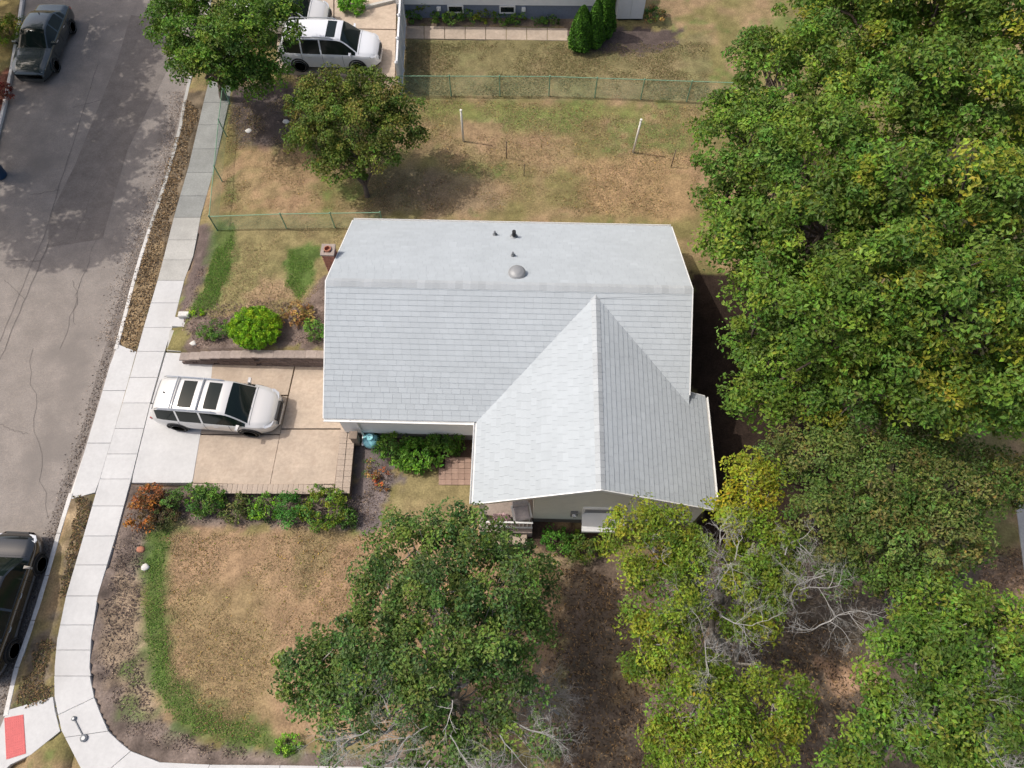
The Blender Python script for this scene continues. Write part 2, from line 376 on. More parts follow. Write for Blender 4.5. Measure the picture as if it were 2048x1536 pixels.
# ground beneath the trees
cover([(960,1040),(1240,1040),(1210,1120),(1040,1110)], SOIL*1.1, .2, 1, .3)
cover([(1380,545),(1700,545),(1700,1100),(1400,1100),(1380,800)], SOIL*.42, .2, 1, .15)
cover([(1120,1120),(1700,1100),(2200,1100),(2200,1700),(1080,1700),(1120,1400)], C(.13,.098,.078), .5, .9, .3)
cover([(1060,1090),(1140,1120),(1160,1170),(1120,1160)], STRAW*.9, .3, .8, .2)
cover([(1215,1320),(1290,1310),(1300,1380),(1230,1400)], C(.22,.16,.09), .5, .7, .4)
cover([(1640,1325),(1760,1330),(1760,1390),(1680,1400)], C(.42,.27,.17), .3, 1, .15)  # sunlit spot on the soil, its light put into the colour
cover([(1980,1130),(2100,1130),(2100,1300),(1950,1260)], C(.24,.165,.11), .6, .8, .3)
cover([(-40,-40),(45,-40),(35,90),(10,130),(-40,140)], C(.26,.20,.08), .3, .9, .4)
cover([(-40,150),(25,140),(8,225),(-40,300)], C(.16,.06,.045), .3, .9, .5)
COLR = COLR*(.82+.36*fine[..., None])
COLR = np.clip(COLR, .005, .8)
nu, nv = U.shape
idx = np.arange(nu*nv).reshape(nu, nv)
Q = np.stack([idx[:-1,:-1], idx[1:,:-1], idx[1:,1:], idx[:-1,1:]], -1)
FXc, FYc = X[:-1,:-1]+step/2, Y[:-1,:-1]+step/2; FU, FV = U[:-1,:-1], V[:-1,:-1]
wxf = np.interp(FYc, [p[1] for p in WR[:14]][::-1], [p[0] for p in WR[:14]][::-1])
cls = np.zeros(FXc.shape, int)                                   # 0 front lawn
cls[(FV > VW-.0005)] = 1                                         # back lawn
cls[FXc < wxf] = 2                                               # verge
bed_px = [(700,880),(960,850),(950,935),(885,955),(790,960),(745,1060),(300,1060),(240,1060),(255,960),(700,985)]
cls[sdist(FXc, FYc, wp(bed_px)) > 0] = 3
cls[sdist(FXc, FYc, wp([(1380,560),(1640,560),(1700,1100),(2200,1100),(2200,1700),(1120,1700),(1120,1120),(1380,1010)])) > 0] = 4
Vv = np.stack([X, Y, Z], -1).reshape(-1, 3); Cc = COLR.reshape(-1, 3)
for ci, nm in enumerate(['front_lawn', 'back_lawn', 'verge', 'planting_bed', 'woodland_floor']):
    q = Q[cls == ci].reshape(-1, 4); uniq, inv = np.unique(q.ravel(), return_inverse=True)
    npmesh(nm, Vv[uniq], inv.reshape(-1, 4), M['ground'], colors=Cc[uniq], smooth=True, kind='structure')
# ================================================================ road
rb = MB(); rb.prism([tuple(p) for p in CB]+[(-21,-8),(-50,-8),(-50,60),(CB[0][0]+2.5, 60)], -.5, -.12)
road = rb.build('road', M['asphalt'], kind='structure')
def strip(mb, pts, wd, z):
    pts = [Vector(p[:2]) for p in pts]; n = len(pts); Vt = []
    for i, p in enumerate(pts):
        t = (pts[min(i+1,n-1)]-pts[max(i-1,0)]).normalized(); nn = Vector((-t.y, t.x))*wd/2*(.7+.6*random.random())
        Vt += [(p.x+nn.x, p.y+nn.y, z), (p.x-nn.x, p.y-nn.y, z)]
    mb.add(Vt, [(2*i, 2*i+1, 2*i+3, 2*i+2) for i in range(n-1)])
def wob(a, b, n, s):
    a, b = Vector(a[:2]), Vector(b[:2]); d = (b-a); nn = Vector((-d.y, d.x)).normalized()
    return [a+d*i/n+nn*(random.random()-.5)*s for i in range(n+1)]
for a, b, wd, s in [((105,470),(0,720),.055,.12),((85,480),(-10,705),.035,.08),((195,130),(85,480),.05,.1),((0,521),(82,522),.05,.08),((145,215),(200,200),.05,.1),
                    ((120,380),(60,390),.05,.1),((150,560),(150,650),.03,.3),((190,480),(120,700),.03,.2),((60,870),(0,850),.03,.2),((50,598),(10,560),.04,.1),((215,300),(150,480),.035,.2),((90,1040),(60,700),.025,.4)]:
    m = MB(); strip(m, wob(P(*a, -.12), P(*b, -.12), 14, s*.7), wd*.6, -.112); m.build('tar_seam', M['tar'], road)
m = MB(); m.add([P(x, y, -.116) for x, y in [(95,495),(100,430),(150,330),(235,120),(262,30),(320,40),(340,130),(255,300),(232,380),(205,478)]], [tuple(range(10))])  # band of darker asphalt along the upper road
m.build('dark_asphalt', M['patch'], road)
# dark gutter line along the kerb, kerb stones
m = MB(); g1 = [P(x, y, -.12) for x, y in curb[5:15]]
Vt = []
for p in g1: Vt += [(p.x-.02, p.y, -.114), (p.x-.34-.1*random.random(), p.y, -.114)]
m.add(Vt, [(2*i, 2*i+1, 2*i+3, 2*i+2) for i in range(len(g1)-1)]); m.build('gutter_stain', M['patch'], road)
def resample(pl, L):
    pl = [Vector(p[:2]) for p in pl]; out = [pl[0]]; acc = 0; nxt = L
    for a, b in zip(pl[:-1], pl[1:]):
        d = (b-a).length; t0 = 0
        while acc+d >= nxt:
            out.append(a.lerp(b, (nxt-acc)/d)); nxt += L
        acc += d
    out.append(pl[-1]); return out
kerb = empty('kerb', (0,0,0), kind='structure')
kp = resample(CB, 1.5)
def off(pts, i, d):
    n = len(pts); t = (pts[min(i+1,n-1)]-pts[max(i-1,0)]).normalized(); nn = Vector((-t.y, t.x)); return pts[i]+nn*d
drv = sdist(np.array([p.x for p in kp]), np.array([p.y for p in kp]), wp([(233,686),(300,720),(190,985),(100,999),(183,852),(200,730)]))
for i in range(len(kp)-1):
    a0, b0 = off(kp, i, 0), off(kp, i+1, 0); a1, b1 = off(kp, i, .16), off(kp, i+1, .16)
    e = (b0-a0)*.006/(b0-a0).length
    top = .015 if P(0,0).x else 0
    mid = (a0+b0)/2; yy = mid.y
    ya, yb_ = P(200,992).y, P(240,690).y
    top = -.085 if ya < yy < yb_ or yy < P(10,1430).y else .012
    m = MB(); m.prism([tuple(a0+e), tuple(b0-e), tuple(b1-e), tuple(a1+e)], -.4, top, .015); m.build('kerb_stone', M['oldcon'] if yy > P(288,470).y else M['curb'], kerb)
kerb2 = empty('kerb', (0,0,0), kind='structure')
kp = resample(LC, 2.5)
for i in range(len(kp)-1):
    a0, b0 = kp[i], kp[i+1]; m = MB(); a1, b1 = off(kp, i, -.16), off(kp, i+1, -.16)
    m.prism([tuple(a0), tuple(b0), tuple(b1), tuple(a1)], -.4, .012, .015); m.build('kerb_stone', M['curb'], kerb2)
# ================================================================ sidewalk slabs
def cut(pl, y):   # point on traced pixel polyline at pixel row y
    for (x0,y0),(x1,y1) in zip(pl[:-1], pl[1:]):
        if y0 <= y <= y1: return (x0+(x1-x0)*(y-y0)/(y1-y0), y)
    return pl[-1]
def slab(name, px, z0, z1, mt, parent, gap=.008, bev=.008):
    pts = [Vector(P(x, y, 0)[:2]) for x, y in px]
    c = sum(pts, Vector((0,0)))/len(pts)
    q = [tuple(p+(c-p).normalized()*gap) for p in pts]
    m = MB(); m.prism(q, z0, z1, bev); return m.build(name, mt, parent)
walk = empty('sidewalk', (0,0,0), kind='structure')
ys = [-40,10,60,110,160,205,250,298,345,392,435,480,520,561,606,655,703,755,806,857,908,958,1012,1072,1130,1192,1250,1300,1352]
for i, (a, b) in enumerate(zip(ys[:-1], ys[1:])):
    # joints run parallel to the photo's horizontal there
    L_ = [p for p in walk_L if a < p[1] < b]; R_ = [p for p in walk_R if a < p[1] < b]
    px = [cut(walk_L, a)]+L_+[cut(walk_L, b)]+[cut(walk_R, b)]+R_[::-1]+[cut(walk_R, a)]
    slab('slab', px, -.3, .012, M['greycon'] if b <= 440 else M['oldcon'] if b <= 561 else M['newcon'], walk)  # darker grey concrete on the upper slabs
for px in ([(108.5,1352),(109,1395),(116,1430),(189,1395),(180.5,1352)], [(116,1430),(123,1462),(130,1475),(217,1462),(203,1430),(189,1395)],
           [(130,1475),(161,1536),(185,1568),(262,1502),(240,1484),(217,1462)], [(185,1568),(215,1610),(300,1680),(345,1695),(420,1529),(320,1524),(262,1502)],
           [(345,1695),(420,1720),(560,1725),(560,1530),(420,1529)], [(560,1725),(760,1730),(760,1534),(560,1530)], [(760,1730),(900,1735),(900,1534),(760,1534)]):
    slab('slab', px, -.3, .012, M['newcon'], walk)
ap = empty('driveway_apron', (0,0,0), kind='structure')
def apt(y, k):  # point in apron between kerb and walk
    l = cut(curb, y); r = cut(walk_L, y); return (l[0]+2+(r[0]-l[0]-2)*k, y)
rows = [703,781,886,955]
slab('slab', [(236,688),(273,703),cut(walk_L,781),apt(781,0),(219,730)], -.3, -.004, M['newcon'], ap)
slab('slab', [apt(781,0),cut(walk_L,781),cut(walk_L,886),apt(886,0)], -.3, -.004, M['newcon'], ap)
slab('slab', [apt(886,0),cut(walk_L,886),cut(walk_L,960),(190,985),(140,999)], -.3, -.004, M['newcon'], ap)
rp = empty('curb_ramp', (0,0,0), kind='structure')
slab('slab', [(14,1420),(106,1393),(110,1420),(121,1462),(62,1510),(20,1530),(-10,1560),(-20,1500),(6,1440)], -.3, .0, M['newcon'], rp)
# ---- tactile pad with domes
tp = empty('tactile_pad', P(30,1470,.0), 0, label='red tactile warning pad with raised domes on the corner curb ramp', cat='tactile pad')
c0 = P(30,1470,0)
pp = [P(9,1436,0)-c0, P(47,1429,0)-c0, P(52,1507,0)-c0, P(13,1519,0)-c0]
m = MB(); m.prism([tuple(p[:2]) for p in pp], -.02, .012); m.build('base_plate', M['redpad'], tp)
m = MB()
for i in range(9):
    for j in range(16):
        a = pp[0].lerp(pp[1], (i+.5)/9); b = pp[3].lerp(pp[2], (i+.5)/9); q = a.lerp(b, (j+.5)/16)
        m.lathe([(.018,0),(.012,.006)], (q.x, q.y, .012), 6)
m.build('domes', M['redpad'], tp, kind='stuff')
# ================================================================ driveway
dr = empty('driveway', (0,0,0), kind='structure')
slab('slab', [(332,705),(427,709),(424,751),(414,806),(303,806)], -.42, .014, M['newcon'], dr)
slab('slab', [(301,808),(413,808),(402,867),(385,966),(264,966),(266,950)], -.42, .014, M['newcon'], dr)
jx = lambda y: 588-48*(y-730)/240
lx2 = lambda y: 427-42*(y-709)/257
tan = [[(429,709),(590,727),(jx(790),790),(lx2(790),790)], [(lx2(792),792),(jx(792),792),(jx(868),868),(lx2(868),868)], [(lx2(870),870),(jx(870),870),(jx(970),970),(lx2(966),966)],
       [(592,727),(760,737),(760,857),(jx(857),857)], [(jx(859),859),(684,859),(671,968),(jx(970),970)]]
for px in tan: slab('slab', px, -.42, .010, M['tancon'], dr)
slab('slab', [(684,859),(760,859),(760,851),(690,851)], -.42, .008, M['tancon'], dr, .002)
# brick coping round the lower driveway edge, brick by brick
def coping(pa, pb, wd, z0, z1, n, root, side=1, name='brick', mt=M['brickcap']):
    a, b = Vector(pa[:2]), Vector(pb[:2]); d = (b-a); t = d.normalized(); nn = Vector((-t.y, t.x))*side
    L = d.length/n; me = None
    for i in range(n):
        if me is None:
            m = MB(); m.bbox((.003, 0, z0), (L-.003, wd, z1), .006) if side > 0 else m.bbox((.003, -wd, z0), (L-.003, 0, z1), .006)
            o = m.build(name, mt, root); me = o.data
        else: o = link(bpy.data.objects.new(name, me), root)
        p = a+t*L*i; o.location = (p.x, p.y, (random.random()-.5)*.01); o.rotation_euler = (0,0,math.atan2(t.y, t.x)+(random.random()-.5)*.01)
lw = empty('driveway_wall', (0,0,0), label='low brick edged retaining wall along the lower side and end of the driveway', cat='retaining wall')
m = MB()
def wallseg(m, a, b, wd, z0, z1, side=1):
    a, b = Vector(a[:2]), Vector(b[:2]); t = (b-a).normalized(); nn = Vector((-t.y, t.x))*wd*side
    m.prism([tuple(a), tuple(b), tuple(b+nn), tuple(a+nn)], z0, z1)
e1, e2 = P(386,968), P(671,970); e3, e4 = P(671,990), P(688,858)
wallseg(m, e1, P(701,971), .33, -.5, .0, -1); wallseg(m, P(671,971), P(684,859), .52, -.5, .16, -1)
m.build('core', M['wallstone'], lw)
coping(e1, P(669,970), .36, .002, .05, 28, lw, -1)
coping(P(671,990), P(684,859), .27, .162, .215, 12, lw, -1, 'brick'); 
t_ = (P(684,859)-P(671,990)).normalized(); n_ = Vector((t_.y, -t_.x, 0))*.285
coping(P(671,990)+n_, P(684,859)+n_, .27, .162, .20, 12, lw, -1, 'brick')
# upper retaining wall, block by block
uw = empty('retaining_wall', (0,0,0), label='dark block retaining wall above the driveway holding up the west lawn', cat='retaining wall')
ua, ub = toUV(*P(372,708)[:2])[0], toUV(*P(665,729)[:2])[0]
nb = int((ub-ua)/.42); blk = None; cap = None
for i in range(nb):
    uu = ua+(ub-ua)*(i+.5)/nb; x, y = fromUV(uu, VW+.02)
    ztop = H(*fromUV(uu, VW+.3))
    nrow = max(1, int(round((ztop+.1)/.17)))
    for r in range(nrow):
        if blk is None: m = MB(); m.bbox((-.205,-.15,0), (.205,.12,.165), .012); o = m.build('block', M['wallstone'], uw); blk = o.data
        else: o = link(bpy.data.objects.new('block', blk), uw)
        sh = .2 if r % 2 else 0
        x, y = fromUV(uu+sh*(i < nb-1), VW-.02+.012*r+(random.random()-.5)*.015)
        o.location = (x, y, ztop+.04-.17*(nrow-r)); o.rotation_euler = (0,0,PSI)
    if cap is None: m = MB(); m.bbox((-.215,-.2,0), (.215,.14,.07), .012); o = m.build('cap_stone', M['capstone'], uw); cap = o.data
    else: o = link(bpy.data.objects.new('cap_stone', cap), uw)
    x, y = fromUV(uu, VW-.0+(random.random()-.5)*.02); o.location = (x, y, ztop+.042); o.rotation_euler = (0,0,PSI+(random.random()-.5)*.03)
# entrance steps by the pavement
stp = empty('garden_steps', (0,0,0), label='short pale concrete landing and steps beside the upper end of the retaining wall', cat='steps')
slab('landing', [(340,660),(371,664),(362,704),(334,702)], -.2, .03, M['oldcon'], stp)
slab('step', [(352,637),(380,640),(376,658),(346,656)], -.2, .16, M['newcon'], stp)
m = MB(); a = G(372,632); m.bbox((a.x-.25,a.y-.12,-.1),(a.x+.2,a.y+.12,a.z+.2), .03); m.build('step', M['pale'], stp)
# ================================================================ shingled roof helper
def roof_plane(root, origin, ax, up, amin, amax_f, rows_h, expo=.19, tab=.31, parts=0, base=(.41,.445,.468), nm='shingle_field'):
    """origin at eave; ax along eave, up along slope (unit vectors, house frame); amin(b),amax(b) give the span at slope distance b"""
    ax = Vector(ax); up = Vector(up); nn = ax.cross(up); origin = Vector(origin)
    if nn.z < 0: nn = -nn
    Vv = []; Fq = []; Cl = []; full = []
    nrow = int(rows_h/expo)+1
    for r in range(nrow):
        b0 = r*expo; b1 = min((r+1)*expo, rows_h)
        if b1-b0 < .02: continue
        l0, l1, h0, h1 = amin(b0), amin(b1), amax_f(b0), amax_f(b1)
        sh = random.random()*tab
        k0 = int(math.floor((min(l0, l1)-sh)/tab)); k1 = int(math.ceil((max(h0, h1)-sh)/tab))
        for kx in range(k0, k1):
            x0 = sh+kx*tab+.0025; x1 = x0+tab-.005
            q0, q1 = max(x0, l0), min(x1, h0); s0, s1 = max(x0, l1), min(x1, h1)
            if q1 <= q0+.01 and s1 <= s0+.01: continue
            if q1 < q0: q0 = q1 = (min(max(q0, l0), h0))
            if s1 < s0: s0 = s1 = (min(max(s0, l1), h1))
            th = .013+.005*random.random()
            tint = (1+.05*(random.random()-.5)+.03*(random.random() < .1))
            if q0 == x0 and q1 == x1 and s0 == x0 and s1 == x1 and b1-b0 > expo-.001:
                full.append((x0, b0, th, tint)); continue
            Vv += [origin+ax*q0+up*b0+nn*(th+.004), origin+ax*q1+up*b0+nn*(th+.004), origin+ax*s1+up*b1+nn*.006, origin+ax*s0+up*b1+nn*.006,
                   origin+ax*q0+up*b0, origin+ax*q1+up*b0]
            n = len(Vv)-6; Fq += [(n,n+1,n+2,n+3),(n+4,n+5,n+1,n)]; Cl += [tint]*4+[tint]*2
    full.sort(key=lambda s: s[1]) if parts else None
    pr, rest = full[:parts], full[parts:]
    for x0, b0, th, tint in rest:
        x1 = x0+tab-.005; b1 = b0+expo
        Vv += [origin+ax*x0+up*b0+nn*(th+.004), origin+ax*x1+up*b0+nn*(th+.004), origin+ax*x1+up*b1+nn*.006, origin+ax*x0+up*b1+nn*.006, origin+ax*x0+up*b0, origin+ax*x1+up*b0]
        n = len(Vv)-6; Fq += [(n,n+1,n+2,n+3),(n+4,n+5,n+1,n)]; Cl += [tint]*6
    cc = np.array(Cl)[:, None]*np.array(base)[None]
    npmesh(nm, np.array([tuple(v) for v in Vv]), np.array(Fq), M['shingle'], root, colors=cc, kind='stuff')
    if pr:
        mes = []
        for vi in range(5):
            th = .013+.0012*vi; t = 1+.025*(vi-2)*.6
            Vb = [(0,0,th+.004),(tab-.005,0,th+.004),(tab-.005,expo,.006),(0,expo,.006),(0,0,0),(tab-.005,0,0),(tab-.005,expo,0),(0,expo,0)]
            me = bpy.data.meshes.new('shingle'); me.from_pydata(Vb, [], [(0,1,2,3),(4,5,1,0),(7,6,5,4),(5,6,2,1),(7,4,0,3),(6,7,3,2)])
            a = me.color_attributes.new('tint', 'FLOAT_COLOR', 'POINT'); a.data.foreach_set('color', [*(np.array(base)*t), 1]*8)
            me.materials.append(M['shingle']); mes.append(me)
        Mx = Matrix.Identity(4); 
        for i_, v_ in enumerate((ax, up, nn)): Mx[0][i_], Mx[1][i_], Mx[2][i_] = v_
        for x0, b0, th, tint in pr:
            o = link(bpy.data.objects.new('shingle', random.choice(mes)), root)
            m4 = Mx.copy(); p = origin+ax*x0+up*b0; m4[0][3], m4[1][3], m4[2][3] = p; o.matrix_local = m4
# ================================================================ HOUSE (house frame: u right along ridge, v back)
hs = empty('house', (HX, HY, 0), PSI, label='single storey house with pale grey shingled L-shaped gable roof and cream siding', cat='house')
ang = math.atan(SL); slope_len = (HD/2)/math.cos(ang); cl = ((XR-XL)/2)/math.cos(ang); T = .10
m = MB()
def plate(m, quad, t=T):
    "sloping slab given top polygon"
    n = len(quad); V = [Vector(p) for p in quad]+[Vector(p)-Vector((0,0,t)) for p in quad]
    m.add(V, [tuple(range(n)), tuple(range(n,2*n))[::-1]]+[(i, n+i, n+(i+1)%n, (i+1)%n) for i in range(n)])
e = .004
# cross ridge meets main slope at v=VC
VC = HD/2-(HR-HC)/SL
plate(m, [(0,0,HE),(XL,0,HE),(XM,VC,HC),(HW,VC-(VC-0)*(HW-XM)/(XR-XM),HE+SL*(VC-(VC)*(HW-XM)/(XR-XM))),(HW,HD/2,HR),(0,HD/2,HR)])
plate(m, [(HW,HD,HE),(0,HD,HE),(0,HD/2,HR),(HW,HD/2,HR)])
zr = lambda u: HE+SL*(XR-u)
plate(m, [(XL,YF,HE),(XM,YF,HC),(XM,VC,HC),(XL,0,HE)])
vHW = VC*(XR-HW)/(XR-XM)
plate(m, [(XM,YF,HC),(XR,YF,HE),(XR,YB,HE),(HW,YB,zr(HW)),(HW,vHW,zr(HW)),(XM,VC,HC)] if YB > vHW else [(XM,YF,HC),(XR,YF,HE),(XR,YB,HE),(HW,YB,zr(HW)),(XM,VC,HC)])
roof = m.build('roof', M['deck'], hs)
ca, sa = math.cos(ang), math.sin(ang)
# main front slope, in two spans left and right of the cross roof
vall = lambda b: XL+(XM-XL)*min(1, b*ca/VC)
valr = lambda b: XR+(XM-XR)*min(1, b*ca/VC)
roof_plane(roof, (0,0,HE), (1,0,0), (0,ca,sa), lambda b: 0.0, lambda b: vall(b) if b*ca < VC else HW, slope_len-.06, parts=150)
roof_plane(roof, (0,0,HE), (1,0,0), (0,ca,sa), lambda b: min(HW, valr(b)) if b*ca < VC else HW, lambda b: HW, slope_len-.06)
roof_plane(roof, (HW,HD,HE), (-1,0,0), (0,-ca,sa), lambda b: 0.0, lambda b: HW, slope_len-.06)
# cross gable slopes (eave runs along v)
vback_l = lambda b: VC*min(1, b*ca/(XM-XL))
roof_plane(roof, (XL,YF,HE), (0,1,0), (ca,0,sa), lambda b: 0.0, lambda b: -YF+vback_l(b), cl-.05, parts=148)
def vback_r(b):
    u = XR-b*ca
    if u > HW: return YB-YF
    vv = VC*(XR-u)/(XR-XM); return -YF+vv
roof_plane(roof, (XR,YF,HE), (0,1,0), (-ca,0,sa), lambda b: 0.0, vback_r, cl-.05)
# ridge caps
def caps(a, b, n, wd):
    a, b = Vector(a), Vector(b); d = b-a; t = d.normalized(); s = t.cross(Vector((0,0,1))).normalized()
    me = None; L = d.length/n
    for i in range(n):
        if me is None:
            m = MB(); V = []
            for k, hgt_ in ((0,.034),(1,.022)):
                for j, (o_, z_) in enumerate(((-wd,-wd*SL),(0,0),(wd,-wd*SL))):
                    V.append((L*1.02*k, o_, z_+hgt_))
            V += [(x, y, z-.012) for x, y, z in V]
            m.add(V, [(0,3,4,1),(1,4,5,2),(6,7,10,9),(7,8,11,10),(0,1,7,6),(1,2,8,7),(3,9,10,4),(4,10,11,5),(0,6,9,3),(2,5,11,8)])
            o = m.build('ridge_cap', M['ridge'], roof); me = o.data
        else: o = link(bpy.data.objects.new('ridge_cap', me), roof)
        p = a+t*L*i; o.location = p; o.rotation_euler = (0,0,math.atan2(t.y,t.x))
caps((0,HD/2,HR), (HW,HD/2,HR), 48, .17); caps((XM,YF,HC), (XM,VC+.1,HC), 30, .15)
# fascias, gutters, rake boards
def board(mb, a, b, wd, ht, drop=0.0):
    a, b = Vector(a), Vector(b); t = (b-a); s = Vector((t.x, t.y, 0)).normalized().cross(Vector((0,0,1)))*wd
    V = [a-s/2, b-s/2, b+s/2, a+s/2]; V = [v-Vector((0,0,drop)) for v in V]
    mb.add([v-Vector((0,0,ht)) for v in V]+V, [(0,3,2,1),(4,5,6,7),(0,1,5,4),(1,2,6,5),(2,3,7,6),(3,0,4,7)])
def gutter(name, a, b, side):
    a, b = Vector(a), Vector(b); t = (b-a).normalized(); o_ = Vector((t.y, -t.x, 0))*side
    m = MB(); V = []; prof = [(0,-.02),(0,-.11),(.10,-.11),(.115,-.015),(.10,-.015),(.088,-.1),(.012,-.1),(.012,-.02)]
    for p in (a, b):
        for x, z in prof: V.append(p+o_*x+Vector((0,0,z)))
    n = len(prof); m.add(V, [(i,(i+1)%n,n+(i+1)%n,n+i) for i in range(n)]+[tuple(range(n)), tuple(range(n,2*n))])
    m.build(name, M['trim'], hs)
gutter('gutter', (-.02,-.005,HE), (XL-.12,-.005,HE), 1)
gutter('gutter', (XL-.005,0.0,HE), (XL-.005,YF,HE), 1)
gutter('gutter', (XR+.005,YF,HE), (XR+.005,YB,HE), 1)
gutter('gutter', (HW,HD+.005,HE), (0,HD+.005,HE), 1)
for a, b in (((-.02,0,HE+.02),(-.02,HD/2,HR+.02)), ((-.02,HD,HE+.02),(-.02,HD/2,HR+.02)), ((HW+.02,vHW+.3,HE+SL*(vHW+.3)+.02),(HW+.02,HD/2,HR+.02)), ((HW+.02,HD,HE+.02),(HW+.02,HD/2,HR+.02)),
             ((XL,YF-.02,HE+.02),(XM,YF-.02,HC+.02)), ((XR,YF-.02,HE+.02),(XM,YF-.02,HC+.02)), ((HW+.03,YB+.02,HE+SL*(XR-HW)-.0),(XR,YB+.02,HE+.02))):
    m = MB(); board(m, a, b, .035, .16); m.build('rake_board', M['trim'], hs)
# walls
def lapwall(name, a, b, z0, ztop, mt, inset=0, parent=hs, lap=.13):
    "lap siding wall from a to b (uv), ztop = function of distance t in 0..1 or float; outward normal to the right of a->b"
    a, b = Vector((a[0],a[1],0)), Vector((b[0],b[1],0)); d = b-a; L = d.length; t = d/L; nn = Vector((t.y,-t.x,0))
    m = MB(); f = ztop if callable(ztop) else (lambda s: ztop)
    zmax = max(f(i/40) for i in range(41)); z = z0
    while z < zmax-.01:
        z1 = min(z+lap, zmax)
        ok = [i/80 for i in range(81) if f(i/80) >= (z+z1)/2]
        if ok:
            s0, s1 = ok[0]*L, ok[-1]*L
            p0, p1 = a+t*s0, a+t*s1
            V = [p0+nn*.022+Vector((0,0,z)), p1+nn*.022+Vector((0,0,z)), p1+nn*.006+Vector((0,0,z1)), p0+nn*.006+Vector((0,0,z1)), p0+Vector((0,0,z)), p1+Vector((0,0,z))]
            m.add(V, [(0,1,2,3),(4,5,1,0)])
        z = z1
    # backing sheet following the top line
    n = 12; V = [a+t*L*i/n+Vector((0,0,z0)) for i in range(n+1)]+[a+t*L*i/n+Vector((0,0,f(i/n))) for i in range(n+1)]
    m.add(V, [(i,i+1,n+2+i,n+1+i) for i in range(n)])
    V = [p-nn*.12 for p in V]; m.add(V, [(n+1+i,n+2+i,i+1,i) for i in range(n)])
    return m.build(name, mt, parent)
gf = YF+.14; px0 = XL+.28; pw = XL+2.05        # porch occupies the left front corner
gab = lambda u: min(HE+SL*(u-XL), HE+SL*(XR-u))-.10
lapwall('gable_wall', (pw, gf), (XR-.25, gf), .28, lambda s: gab(pw+(XR-.25-pw)*s), M['siding'])
lapwall('side_wall', (XR-.25, gf), (XR-.25, YB-.2), .28, HE-.05, M['siding'])
lapwall('side_wall', (pw, gf+1.9), (pw, gf), .28, HE, M['siding'])
lapwall('porch_wall', (px0, gf+1.9), (pw, gf+1.9), .28, HE, M['siding'])
lapwall('side_wall', (px0, .35), (px0, gf+1.9), .28, HE-.05, M['siding'])
lapwall('front_wall', (.25, .35), (XL+.2, .35), .28, HE-.05, M['siding2'])
lapwall('end_wall', (HW-.25, 1.0), (HW-.25, HD-.3), .28, lambda s: HE-.1+SL*min(1.0+(HD-1.3)*s, HD-(1.0+(HD-1.3)*s)), M['siding'])
lapwall('rear_wall', (HW-.25, HD-.35), (.25, HD-.35), .28, HE-.05, M['siding'])
lapwall('end_wall', (.25, HD-.35), (.25, .35), .28, lambda s: HE-.1+SL*min(.35+(HD-.7)*(1-s), HD-.35-(HD-.7)*(1-s)), M['siding'])
m = MB()
for a, b in (((.23,.37),(HW-.27,HD-.37)), ((px0+.02,gf+1.92),(XR-.27,.4)), ((pw+.02,gf+.02),(XR-.27,gf+1.95))): m.box((a[0],a[1],-.5),(b[0],b[1],.30))
m.build('foundation', M['blockf'], hs)
# garage door in the west end
gd = MB()
for i in range(4): gd.bbox((.19, 1.2, .0+i*.52), (.235, 4.4, .5+i*.52), .01)
gd.build('garage_door', M['trim'], hs)
# gable window unit with white hood, meter
wu = MB(); wu.box((XL+3.75,gf-.05,.95),(XL+5.0,gf+.05,1.95)); wf = wu.build('window', M['glass'], hs)
m = MB()
for a, b in (((XL+3.7,gf-.09,.88),(XL+5.05,gf-.01,.97)), ((XL+3.7,gf-.09,1.9),(XL+5.05,gf-.01,1.99)), ((XL+3.7,gf-.09,.97),(XL+3.78,gf-.01,1.9)), ((XL+4.97,gf-.09,.97),(XL+5.05,gf-.01,1.9))): m.box(a, b)
m.build('frame', M['trim'], wf)
m = MB(); a0, a1 = XL+3.72, XL+5.2
m.add([(a0,gf-.02,1.35),(a1,gf-.02,1.35),(a1,gf-.62,1.0),(a0,gf-.62,1.0),(a0,gf-.02,1.31),(a1,gf-.02,1.31),(a1,gf-.62,.96),(a0,gf-.62,.96),(a0,gf-.62,.82),(a1,gf-.62,.82)],
      [(0,3,2,1),(4,5,6,7),(0,1,5,4),(3,8,9,2),(0,4,7,3),(1,2,6,5)])
m.build('awning', M['trim'], hs)
m = MB(); m.box((XL+3.33,gf-.12,1.0),(XL+3.57,gf-.025,1.42)); mt_ = m.build('electric_meter', M['galv'], hs)
m = MB(); m.lathe([(.085,0),(.085,-.06),(.06,-.09)], (XL+3.45,gf-.12,1.27), 14, ax='y'); m.build('dial', M['lamp'], mt_)
# downspout at the front wall
m = MB(); m.tube([(.9,-.06,HE-.1),(.9,.15,HE-.35),(.9,.3,HE-.5),(.9,.3,.1),(.9,-.1,0)], .04, 8); m.build('downspout', M['trim'], hs)
